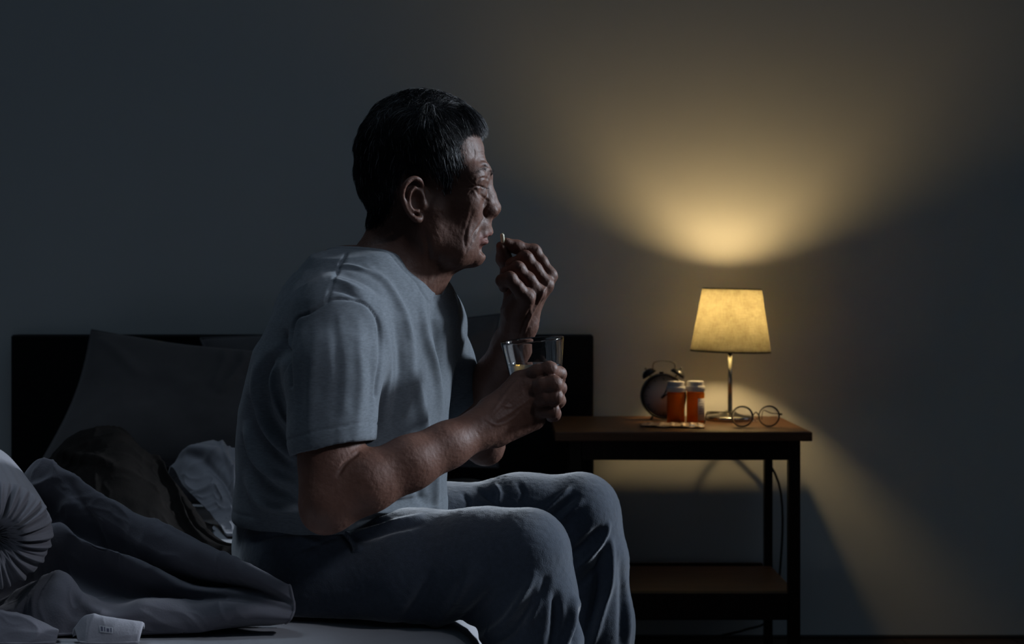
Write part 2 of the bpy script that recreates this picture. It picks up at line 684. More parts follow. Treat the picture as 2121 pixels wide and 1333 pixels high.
def pillow(name, c00, c10, c11, c01, T, m, label, folds=(), seed=1, sag=0.0):
    """corner points: bottom-left, bottom-right, top-right, top-left of the cushion's middle plane"""
    n = 64
    u = np.linspace(0, 1, n)
    U, W = np.meshgrid(u, u, indexing='ij')
    c00, c10, c11, c01 = map(np.array, (c00, c10, c11, c01))
    base = ((1 - U) * (1 - W))[..., None] * c00 + (U * (1 - W))[..., None] * c10 + (U * W)[..., None] * c11 + ((1 - U) * W)[..., None] * c01
    mid = (c00 + c10 + c11 + c01) / 4
    # edges bow inwards between the corners
    bow = 0.035
    du = (np.sin(math.pi * W) * (U - 0.5) * 2)[..., None] * (c10 - c00) * bow
    dw = (np.sin(math.pi * U) * (W - 0.5) * 2)[..., None] * (c01 - c00) * (bow + sag)
    base = base - du - dw
    nrm = np.cross(c10 - c00, c01 - c00)
    nrm /= np.linalg.norm(nrm)
    prof = (np.clip(1 - np.abs(2 * U - 1) ** 3.0, 0, 1) ** .6) * (np.clip(1 - np.abs(2 * W - 1) ** 3.0, 0, 1) ** .6)
    q = np.stack([U.ravel() * 5, W.ravel() * 4, U.ravel() * 0 + seed], 1)
    wr = (vnoise(q, seed) * .10 + vnoise(q * 2.3, seed + 1) * .05).reshape(U.shape)
    fo = np.zeros_like(U)
    for (pts, wd, am) in folds:
        d, t = seg_dist(np.stack([U.ravel(), W.ravel()], 1), pts)
        s = np.sin(np.clip(t, 0, 1) * math.pi).reshape(U.shape) ** .5
        d = d.reshape(U.shape)
        fo += am * np.exp(-(d / wd) ** 2) * s
    h = T * prof * (1 + wr)
    front = base + nrm * (h + fo * np.minimum(prof * 3, 1))[..., None]
    back = base - nrm * (h * .8)[..., None]
    V = np.concatenate([front.reshape(-1, 3), back.reshape(-1, 3)])
    I = np.arange(n * n).reshape(n, n)
    qf = np.stack([I[:-1, :-1], I[1:, :-1], I[1:, 1:], I[:-1, 1:]], -1).reshape(-1, 4)
    F = np.concatenate([qf, qf[:, ::-1] + n * n] + [np.stack([l[:-1] + n * n, l[1:] + n * n, l[1:], l[:-1]], 1) for l in (I[:, 0], I[-1, :], I[::-1, -1], I[0, ::-1])])
    o = big_obj(name, V, F, m)
    tag(o, label, 'pillow', 'pillows leaning on the headboard')
    # piped seam along the rim
    rim = [base[i, 0] for i in range(0, n, 3)] + [base[-1, i] for i in range(0, n, 3)] + [base[i, -1] for i in range(n - 1, -1, -3)] + [base[0, i] for i in range(n - 1, -1, -3)]
    MB().tube(rim, 0.0022, 6, closed=True).build('seam', m, o)
    return o


pillow('pillow', P(78, 968, 2.92), P(640, 985, 2.87), P(655, 738, 3.08), P(190, 683, 3.14), 0.055, M_pillow,
       'large dark grey pillow leaning on the headboard left of the man',
       folds=[([(0.70, 0.97), (0.735, 0.80), (0.70, 0.62), (0.66, 0.5)], 0.014, 0.011), ([(0.62, 0.97), (0.655, 0.78), (0.63, 0.55)], 0.016, 0.008),
              ([(0.76, 0.95), (0.77, 0.8), (0.735, 0.66)], 0.010, -0.010), ([(.05, .93), (.2, .75), (.3, .6)], .03, .006)], seed=5)
pillow('pillow', P(455, 975, 3.13), P(1032, 968, 3.10), P(1036, 650, 3.235), P(415, 700, 3.245), 0.040, M_pillow2,
       'brownish grey pillow behind the man with its corner above the headboard',
       folds=[([(0.98, 0.97), (0.9, 0.8), (0.8, 0.6)], 0.03, 0.008), ([(0.93, 0.55), (0.87, 0.45), (0.8, 0.40)], 0.03, 0.008)], seed=9)

# ------------------------------------------------------------------ bedside table
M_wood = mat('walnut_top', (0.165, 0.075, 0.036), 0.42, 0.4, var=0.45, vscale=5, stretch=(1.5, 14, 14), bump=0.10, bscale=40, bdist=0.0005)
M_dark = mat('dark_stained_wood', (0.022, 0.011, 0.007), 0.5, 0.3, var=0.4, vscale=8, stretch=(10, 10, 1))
TZ = 0.525
TX0, TX1, TY0, TY1 = P(1150, 0, 2.90)[0], P(1683, 0, 2.90)[0], 2.90, 3.272
tb = thing('bedside_table', 'dark wooden bedside table with open lower shelf, under the lamp', 'table', ((TX0 + TX1) / 2, 3.08, 0))
MB().box((TX0, TY0, TZ - 0.0185), (TX1, TY1, TZ), .0015).build('table_top', M_wood, tb, smooth=False)
LX0, LX1 = P(1180, 0, 2.925)[0], P(1658, 0, 2.925)[0]
lt = 0.0235
LZ1 = TZ - 0.0185
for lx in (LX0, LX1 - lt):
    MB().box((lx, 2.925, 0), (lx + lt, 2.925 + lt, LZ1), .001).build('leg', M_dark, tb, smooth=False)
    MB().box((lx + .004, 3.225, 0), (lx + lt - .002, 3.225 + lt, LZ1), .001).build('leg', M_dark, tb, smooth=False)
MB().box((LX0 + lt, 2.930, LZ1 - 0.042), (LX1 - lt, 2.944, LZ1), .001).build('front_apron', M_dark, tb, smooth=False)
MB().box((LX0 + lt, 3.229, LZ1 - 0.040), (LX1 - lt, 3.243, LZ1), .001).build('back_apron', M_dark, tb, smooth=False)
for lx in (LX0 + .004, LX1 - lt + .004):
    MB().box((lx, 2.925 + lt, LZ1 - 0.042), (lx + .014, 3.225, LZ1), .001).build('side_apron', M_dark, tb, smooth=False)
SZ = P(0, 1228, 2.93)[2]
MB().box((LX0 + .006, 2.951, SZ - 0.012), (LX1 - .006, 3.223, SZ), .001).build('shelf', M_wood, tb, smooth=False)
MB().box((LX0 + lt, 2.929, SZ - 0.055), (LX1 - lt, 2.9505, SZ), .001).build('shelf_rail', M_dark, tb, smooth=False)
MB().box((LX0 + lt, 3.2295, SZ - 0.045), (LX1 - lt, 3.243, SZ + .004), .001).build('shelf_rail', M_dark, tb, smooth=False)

# ------------------------------------------------------------------ table lamp
M_chrome = mat('chrome', (0.50, 0.50, 0.48), 0.24, 0.5, metal=1.0)
M_rim = mat('shade_trim', (0.04, 0.035, 0.025), 0.7)
M_bulb = emit_mat('lit_bulb', (1.0, 0.715, 0.325), 240.0)


def shade_mat():
    m = bpy.data.materials.new('linen_shade')
    m.use_nodes = True
    nt = m.node_tree
    nt.nodes.remove(nt.nodes['Principled BSDF'])
    out = nt.nodes['Material Output']
    tc = nt.nodes.new('ShaderNodeTexCoord')
    cols = []
    for sc in ((60, 60, 700), (500, 500, 50), (30, 30, 40)):
        mp = nt.nodes.new('ShaderNodeMapping')
        mp.inputs['Scale'].default_value = sc
        n = nt.nodes.new('ShaderNodeTexNoise')
        n.inputs['Scale'].default_value = 1.0
        n.inputs['Detail'].default_value = 3
        nt.links.new(tc.outputs['Object'], mp.inputs['Vector'])
        nt.links.new(mp.outputs['Vector'], n.inputs['Vector'])
        cols.append(n)
    ad = nt.nodes.new('ShaderNodeMath'); ad.operation = 'ADD'
    ad2 = nt.nodes.new('ShaderNodeMath'); ad2.operation = 'ADD'
    nt.links.new(cols[0].outputs['Fac'], ad.inputs[0])
    nt.links.new(cols[1].outputs['Fac'], ad.inputs[1])
    nt.links.new(ad.outputs[0], ad2.inputs[0])
    nt.links.new(cols[2].outputs['Fac'], ad2.inputs[1])
    rp = nt.nodes.new('ShaderNodeValToRGB')
    rp.color_ramp.elements[0].position = 0.36
    rp.color_ramp.elements[1].position = 0.62
    rp.color_ramp.elements[0].color = (0.30, 0.275, 0.205, 1)
    rp.color_ramp.elements[1].color = (0.50, 0.475, 0.375, 1)
    dv = nt.nodes.new('ShaderNodeMath'); dv.operation = 'MULTIPLY'; dv.inputs[1].default_value = 0.3333
    nt.links.new(ad2.outputs[0], dv.inputs[0])
    nt.links.new(dv.outputs[0], rp.inputs['Fac'])
    df = nt.nodes.new('ShaderNodeBsdfDiffuse')
    tr = nt.nodes.new('ShaderNodeBsdfTranslucent')
    mx = nt.nodes.new('ShaderNodeMixShader')
    mx.inputs['Fac'].default_value = 0.56
    nt.links.new(rp.outputs['Color'], df.inputs['Color'])
    nt.links.new(rp.outputs['Color'], tr.inputs['Color'])
    nt.links.new(df.outputs[0], mx.inputs[1])
    nt.links.new(tr.outputs[0], mx.inputs[2])
    nt.links.new(mx.outputs[0], out.inputs['Surface'])
    return m


LD = 3.165
lb = P(1512, 0, LD)[0]
lamp = thing('table_lamp', 'small lit table lamp with linen shade and chrome stem on the bedside table', 'lamp', (lb, LD, TZ))
MB().lathe([(0.0, 0.0004), (0.052, 0.0004), (0.0535, 0.002), (0.0535, 0.0085), (0.051, 0.0105), (0.030, 0.0125), (0.016, 0.0165), (0.009, 0.022), (0.0, 0.0225)], (lb, LD, TZ), 56, cap=False).build('base', M_chrome, lamp)
MB().lathe([(0.0, 0.0), (0.0050, 0.0), (0.0050, 0.142), (0.0, 0.142)], (lb, LD, TZ + 0.0215), 20, cap=False).build('stem', M_chrome, lamp)
MB().lathe([(0.0, 0), (0.0115, 0), (0.0115, 0.006), (0.014, 0.008), (0.014, 0.040), (0.010, 0.044), (0.0, 0.044)], (lb, LD, TZ + 0.150), 24, cap=False).build('socket', M_dark, lamp)
bz = 0.768
MB().ellipsoid((lb, LD, bz), (0.019, 0.019, 0.023), 24, 16).build('bulb', M_bulb, lamp)
MB().lathe([(0.0, 0), (0.011, 0), (0.013, 0.026), (0.0, 0.026)], (lb, LD, TZ + 0.1935), 20, cap=False).build('bulb_neck', M_rim, lamp)
zt, zb = P(0, 598, LD)[2], P(0, 727, LD)[2]
rt, rb_ = 0.0655, 0.0890
tilt = 0.0035
pr = []
for t in np.linspace(0, 1, 22):
    pr.append((rb_ + (rt - rb_) * t, (zt - zb) * t))
for t in np.linspace(1, 0, 22):
    pr.append((rb_ + (rt - rb_) * t - 0.0012, (zt - zb) * t))
sh = MB().lathe(pr + [pr[0]], (0, 0, 0), 96, cap=False)
Rt = Matrix.Rotation(math.radians(1.4), 3, 'Y')
sh.V = [tuple(Rt @ Vector(v) + Vector((lb + .001, LD, zb))) for v in sh.V]
shade = sh.build('lamp_shade', shade_mat(), lamp)
for (r_, z_) in ((rb_ - .0006, 0.0), (rt - .0006, zt - zb)):
    ring = [Rt @ Vector((r_ * math.cos(a), r_ * math.sin(a), z_)) + Vector((lb + .001, LD, zb)) for a in np.linspace(0, 2 * math.pi, 72, endpoint=False)]
    MB().tube(ring, 0.0014, 8, closed=True).build('shade_rim', M_rim, lamp)
car_ = MB()
for a in (0.3, 0.3 + 2.094, 0.3 + 4.189):
    e = Rt @ Vector((0.0655 * math.cos(a), 0.0655 * math.sin(a), zt - zb)) + Vector((lb + .001, LD, zb))
    rr = rb_ + (rt - rb_) * .12
    e = Rt @ Vector((rr * math.cos(a), rr * math.sin(a), (zt - zb) * .12)) + Vector((lb + .001, LD, zb))
    car_.tube([(lb + .012 * math.cos(a), LD + .012 * math.sin(a), TZ + .190), tuple(e)], 0.0011, 6)
car_.build('shade_carrier', M_rim, lamp)
# the flex: behind the table and down to the floor
cord = catmull([(lb - .03, LD + .035, TZ + .004), (lb - .04, 3.255, TZ + .0045), (lb - .01, 3.283, TZ + .0045), (lb + .03, 3.298, TZ - .02), P(1613, 1000, 3.30), P(1614, 1200, 3.30), P(1592, 1282, 3.29), P(1545, 1303, 3.28), P(1500, 1314, 3.26), (0.38, 3.25, 0.006), (0.2, 3.25, 0.006)], 8)
MB().tube(cord, 0.0028, 8).build('cord', M_rim, lamp)

# ------------------------------------------------------------------ alarm clock
M_blackm = mat('black_enamel', (0.010, 0.010, 0.012), 0.35, 0.5)
M_face = mat('clock_paper', (0.70, 0.67, 0.66), 0.7, var=0.06, vscale=30)
M_hand = mat('clock_hand', (0.02, 0.025, 0.035), 0.4)
M_steel = mat('dull_steel', (0.38, 0.36, 0.32), 0.28, metal=1.0)
CD = 3.17
cc = P(1374, 819.5, CD)
cR = 46.5 * CD / FPX
ck = thing('alarm_clock', 'black twin bell alarm clock behind the left pill bottle', 'clock', (cc[0], CD, TZ))
MB().lathe([(cR - .002, -0.020), (cR, -0.018), (cR, 0.014), (cR - .0015, 0.017), (cR - .0045, 0.017), (cR - .005, 0.012), (cR - .005, -0.018), (0, -.018), (0, -.020), (cR - .002, -.020)], cc, 64, axis=(0, -1, 0), cap=False).build('case', M_blackm, ck)
fo = MB().lathe([(0, 0.0), (cR - .005, 0.0), (cR - .005, 0.003), (0, 0.003)], (cc[0], cc[1] + .0, cc[2]), 64, axis=(0, -1, 0), cap=False).build('dial', M_face, ck)
yq = cc[1] - 0.0035
for h_ in range(12):
    a = math.radians(30 * h_)
    p1 = np.array([cc[0] + math.sin(a) * (cR - .009), yq, cc[2] + math.cos(a) * (cR - .009)])
    p2 = np.array([cc[0] + math.sin(a) * (cR - .014), yq, cc[2] + math.cos(a) * (cR - .014)])
    MB().tube([p1, p2], 0.0006, 6).build('hour_mark', M_hand, fo)
for (deg, ln, rr) in ((24, .030, .0011), (62, .020, .0015)):
    a = math.radians(deg)
    MB().tube([(cc[0] - math.sin(a) * .006, yq - .002, cc[2] - math.cos(a) * .006), (cc[0] + math.sin(a) * ln, yq - .002, cc[2] + math.cos(a) * ln)], rr, 6).build('clock_hand', M_hand, fo)
MB().lathe([(0, 0), (.003, 0), (.003, .004), (0, .004)], (cc[0], yq, cc[2]), 16, axis=(0, -1, 0), cap=False).build('hub', M_hand, fo)
for sgn in (-1, 1):
    a = math.radians(33 * sgn)
    ax = Vector((math.sin(a), 0, math.cos(a)))
    b0 = Vector(cc) + ax * (cR + .006)
    prf = [(0.0, 0.013), (.006, .0125), (.011, .0105), (.0155, .006), (.0175, 0.0), (.0165, 0.0), (.014, .005), (.0, .0115)]
    bl = MB().lathe(prf, b0, 32, axis=ax, cap=False).build('bell', M_blackm if sgn < 0 else M_steel, ck)
    if sgn > 0:
        bl.data.materials[0] = M_blackm
    MB().tube([Vector(cc) + ax * (cR - .001), b0 + ax * .016], .0017, 8).build('bell_post', M_steel, bl)
    MB().ellipsoid(b0 + ax * .0165, (.0028, .0028, .0028), 12, 8).build('bell_nut', M_steel, bl)
    fa = math.radians(180 - 28 * sgn)
    fd = Vector((math.sin(fa), 0, math.cos(fa)))
    f0 = Vector(cc) + fd * (cR - .001)
    f1 = f0 + fd * ((f0.z - TZ) / -fd.z - .0012)
    MB().tube([f0, f1], [.0022, .0030], 10).build('leg', M_steel, ck)
hp_ = [P(1352, 767, CD), P(1353.5, 753, CD), P(1360, 748.5, CD), P(1375, 746.5, CD), P(1391, 749, CD), P(1397.5, 754, CD), P(1399, 768, CD)]
MB().tube(catmull(hp_, 6), .0017, 8).build('handle', M_steel, ck)
MB().tube([Vector(cc) + Vector((0, 0, cR - .001)), P(1372, 771, CD)], .0013, 8).build('hammer', M_steel, ck)
MB().box(P(1366, 773.5, CD) - np.array([0, .002, 0]), P(1374, 769.5, CD) + np.array([0, .002, 0])).build('hammer_head', M_blackm, ck, smooth=False)

# ------------------------------------------------------------------ pill bottles
M_amber = mat('amber_plastic', (0.80, 0.33, 0.045), 0.22, 0.5)
_nt = M_amber.node_tree
_tr = _nt.nodes.new('ShaderNodeBsdfTranslucent'); _tr.inputs['Color'].default_value = (1.0, 0.50, 0.10, 1)
_tp = _nt.nodes.new('ShaderNodeBsdfTransparent'); _tp.inputs['Color'].default_value = (0.95, 0.70, 0.28, 1)
_m1 = _nt.nodes.new('ShaderNodeMixShader'); _m1.inputs['Fac'].default_value = 0.45
_m2 = _nt.nodes.new('ShaderNodeMixShader'); _m2.inputs['Fac'].default_value = 0.45
_nt.links.new(_nt.nodes['Principled BSDF'].outputs[0], _m1.inputs[1]); _nt.links.new(_tr.outputs[0], _m1.inputs[2])
_nt.links.new(_m1.outputs[0], _m2.inputs[1]); _nt.links.new(_tp.outputs[0], _m2.inputs[2])
_nt.links.new(_m2.outputs[0], _nt.nodes['Material Output'].inputs['Surface'])
M_cap = mat('white_cap', (0.62, 0.60, 0.60), 0.55)
M_label = mat('paper_label', (0.55, 0.52, 0.55), 0.8, var=0.25, vscale=60, stretch=(1, 1, 6))
M_ink = mat('label_ink', (0.08, 0.08, 0.12), 0.8)


def pill_bottle(px, D, label, sticker):
    x = P(px, 0, D)[0]
    r = 18.3 * D / FPX
    hb = 64 * D / FPX
    t = thing('pill_bottle', label, 'bottle', (x, D, TZ), 'amber pill bottles on the bedside table')
    MB().lathe([(0, 0), (r - .001, 0), (r, .001), (r, hb - .004), (r - .0015, hb), (r - .0030, hb), (r - .0016, hb - .005), (r - .0016, .0022), (0, .0022)], (x, D, TZ), 48, cap=False).build('bottle_body', M_amber, t)
    cp = [(0, hb + .0005), (r + .0008, hb + .0005), (r + .0014, hb + .0012), (r + .0014, hb + .0110), (r + .0004, hb + .0122), (r - .0012, hb + .0126), (r - .0012, hb + .0215), (r - .0022, hb + .0228), (0, hb + .0228)]
    cap = MB().lathe(cp, (x, D, TZ), 48, cap=False).build('cap', M_cap, t)
    sharp(cap)
    rb = MB()
    for i in range(40):
        a = 2 * math.pi * i / 40
        rb.tube([(x + (r + .0014) * math.cos(a), D + (r + .0014) * math.sin(a), TZ + hb + .002), (x + (r + .0014) * math.cos(a), D + (r + .0014) * math.sin(a), TZ + hb + .010)], .0004, 5)
    rb.build('ridges', M_cap, cap)
    if sticker:
        V, F = [], []
        A = np.radians(np.linspace(*sticker, 20))
        for a in A:
            for z_ in (.005, hb - .014):
                for rr in (r + .0001, r + .0005):
                    V.append((x + rr * math.cos(a), D + rr * math.sin(a), TZ + z_))
        for i in range(19):
            o = i * 4
            for q in ((1, 3, 7, 5), (0, 4, 6, 2), (2, 6, 7, 3), (0, 1, 5, 4)):
                F.append(tuple(o + j for j in q))
        lo = obj('sticker', V, F, M_label, t)
        ln = MB()
        for k_ in range(6):
            zz = TZ + hb - .020 - k_ * .0055
            a0, a1 = math.radians(sticker[0] + 6), math.radians(sticker[0] + 6 + (26, 40, 33, 44, 20, 38)[k_])
            ln.tube([(x + (r + .0006) * math.cos(a), D + (r + .0006) * math.sin(a), zz) for a in np.linspace(a0, a1, 8)], .00045, 4)
        ln.build('print', M_ink, lo)
    return x, D, r


b1 = pill_bottle(1400, 3.105, 'orange pill bottle in front of the alarm clock, its label turned away', None)
b2 = pill_bottle(1440.5, 3.115, 'orange pill bottle with a pale label beside the lamp base', (-82, -6))
M_pill = mat('tablet', (0.75, 0.50, 0.28), 0.5)
pp = None
for i, (dx, dy, dz, rz) in enumerate([(-.008, -.004, 0, .2), (.004, -.008, 0, 1.1), (.008, .004, 0, 2.0), (-.004, .008, 0, .7), (-.006, -.005, .0065, 1.7), (.006, -.003, .0065, .4), (.000, .006, .0065, 2.5), (-.001, -.006, .013, .9)]):
    if pp is None:
        pp = MB().ellipsoid((0, 0, 0), (.0052, .0034, .0030), 16, 10).build('tablet', M_pill)
        o = pp
    else:
        o = pp.copy(); COL.objects.link(o)
    o.location = (b1[0] + dx, b1[1] + dy, TZ + .0055 + dz)
    o.rotation_euler = (0, 0, rz)
    tag(o, 'tan tablet lying inside the left orange pill bottle', 'pill', 'tablets inside the left pill bottle')

# ------------------------------------------------------------------ blister pack
M_foil = mat('foil', (0.48, 0.36, 0.27), 0.35, 0.5, metal=0.45, bump=0.6, bscale=260)
M_blis = mat('blister_film', (0.42, 0.50, 0.66), 0.2, 0.6)
bA, bB, bC, bD = P(1325, 884.5, 3.0), P(1462, 890.5, 2.965), P(1455, 881, 3.06), P(1335, 878.5, 3.075)
bp_ = thing('blister_pack', 'crumpled foil blister pack lying in front of the pill bottles', 'pill pack', ((bA + bC) / 2)[:2].tolist() + [TZ])
n = 40
U, W = np.meshgrid(np.linspace(0, 1, n), np.linspace(0, 1, 16), indexing='ij')
base = ((1 - U) * (1 - W))[..., None] * bA + (U * (1 - W))[..., None] * bB + (U * W)[..., None] * bC + ((1 - U) * W)[..., None] * bD
q = np.stack([U.ravel() * 9, W.ravel() * 4, U.ravel() * 0], 1)
base[..., 2] = TZ + .0022 + (np.abs(vnoise(q, 2)) * .0030 + np.abs(vnoise(q * 2.1, 8)) * .0016).reshape(U.shape)
I = np.arange(n * 16).reshape(n, 16)
F = np.stack([I[:-1, :-1], I[1:, :-1], I[1:, 1:], I[:-1, 1:]], -1).reshape(-1, 4)
Vt = base.reshape(-1, 3)
Vb = Vt - np.array([0, 0, .0006])
F = np.concatenate([F, F[:, ::-1] + len(Vt)] + [np.stack([l[:-1] + len(Vt), l[1:] + len(Vt), l[1:], l[:-1]], 1) for l in (I[:, 0], I[-1, :], I[::-1, -1], I[0, ::-1])])
foil = big_obj('foil_sheet', np.concatenate([Vt, Vb]), F, M_foil, bp_)
for u_ in (.12, .30, .48, .66, .80, .93):
    for w_ in (.28, .74):
        p = (1 - u_) * (1 - w_) * bA + u_ * (1 - w_) * bB + u_ * w_ * bC + (1 - u_) * w_ * bD
        blue = u_ > .75 and w_ < .5
        MB().lathe([(.0068, 0), (.0064, .0012), (.0050, .0024), (.003, .0030), (0, .0032)], (p[0], p[1], TZ + .0033), 20, cap=False).build('blister', M_blis if blue else M_foil, bp_)

# ------------------------------------------------------------------ spectacles
M_wire = mat('spectacle_wire', (0.055, 0.05, 0.042), 0.35, metal=1.0)
M_lens = mat('spectacle_lens', (0.98, 0.98, 1.0), 0.02, 0.8, trans=1.0, ior=1.5)
GD = 3.0
gl, gr = P(1537.5, 865, GD), P(1593, 862.5, GD + .006)
lr = 21.5 * GD / FPX
gls = thing('spectacles', 'round wire spectacles standing open in front of the lamp base', 'glasses', (P(1565, 0, GD)[0], GD, TZ))
for c_, yaw in ((gl, .0), (gr, .0)):
    lift = max(0.0, TZ + .0012 - (c_[2] - lr))
    c_[2] += lift
    ring = [c_ + lr * np.array([math.cos(a), -.10 * math.sin(a), math.sin(a)]) for a in np.linspace(0, 2 * math.pi, 48, endpoint=False)]
    rim = MB().tube(ring, .0012, 8, closed=True).build('rim', M_wire, gls)
    ax = Vector((0, -1, -.10)).normalized()
    rings = [(0, .0026), (.3 * lr, .0024), (.6 * lr, .0018), (.85 * lr, .0010), (.97 * lr, .0004), (.97 * lr, -.0006), (.85 * lr, -.0001), (.6 * lr, .0007), (.3 * lr, .0012), (0, .0014)]
    MB().lathe(rings, c_, 48, axis=ax, cap=False).build('lens', M_lens, gls)
brid = catmull([gl + np.array([lr, 0, .002]), (gl + gr) / 2 + np.array([0, -.003, .009]), gr + np.array([-lr, 0, .002])], 8)
MB().tube(brid, .0012, 8).build('bridge', M_wire, gls)
for c_, s_ in ((gl, 1), (gr, -1)):
    MB().tube([c_ + np.array([s_ * lr * .95, 0, -.004]), c_ + np.array([s_ * (lr + .003), .005, -.006])], .0006, 6).build('pad_arm', M_wire, gls)
    MB().ellipsoid(c_ + np.array([s_ * (lr + .003), .006, -.008]), (.0022, .0014, .0045), 12, 8).build('nose_pad', M_lens, gls)
e1 = gl + np.array([-lr - .001, 0, .006])
MB().tube(catmull([e1, e1 + np.array([-.003, .012, .001]), P(1500, 853, 3.03), P(1469, 852.5, 3.075), P(1463.5, 857, 3.08), P(1459, 877, 3.08)], 8), .0011, 8).build('temple', M_wire, gls)
e2 = gr + np.array([lr + .001, 0, .004])
MB().tube(catmull([e2, e2 + np.array([.003, .004, .001]), P(1598, 855, 3.06), P(1582, 849, 3.10), P(1578, 856, 3.135), P(1577, 869, 3.14)], 8), .0011, 8).build('temple', M_wire, gls)
MB().tube([e2, e2 + np.array([.005, -.001, 0])], .0016, 8).build('hinge', M_wire, gls)
MB().tube([e1, e1 + np.array([-.003, .002, 0])], .0014, 8).build('hinge', M_wire, gls)
# ------------------------------------------------------------------ the man
M_skin = mat('skin', (0.145, 0.071, 0.050), 0.55, 0.36, var=0.22, vscale=55, bump=0.24, bscale=420, sss=0.12, color2=(0.110, 0.050, 0.034), bdist=0.0012)
M_shirt = mat('grey_melange_jersey', (0.146, 0.164, 0.184), 0.92, 0.12, var=0.30, vscale=1.0, bump=0.25, bscale=900, stretch=(150, 150, 520), sheen=0.12, bdist=0.0006)
M_pants = mat('blue_grey_fleece', (0.060, 0.073, 0.098), 0.95, 0.10, var=0.25, vscale=160, bump=0.45, bscale=700, sheen=0.6, bdist=0.0012)
M_hair = mat('black_hair', (0.010, 0.010, 0.012), 0.42, 0.5)
M_greyhair = mat('grey_hair', (0.42, 0.42, 0.44), 0.45, 0.5)
M_nail = mat('finger_nail', (0.46, 0.27, 0.21), 0.35, 0.5)
M_eye = mat('eye_white', (0.55, 0.52, 0.48), 0.25, 0.5)
M_iris = mat('dark_iris', (0.02, 0.012, 0.008), 0.15, 0.6)
HD = 1.93                        # distance of the head's middle plane


def H(px, py, y=0.0):
    return P(px, py, HD + y)


def M2(p):
    q = np.array(p, float)
    q[1] = 2 * HD - q[1]
    return q


KX = HD / FPX


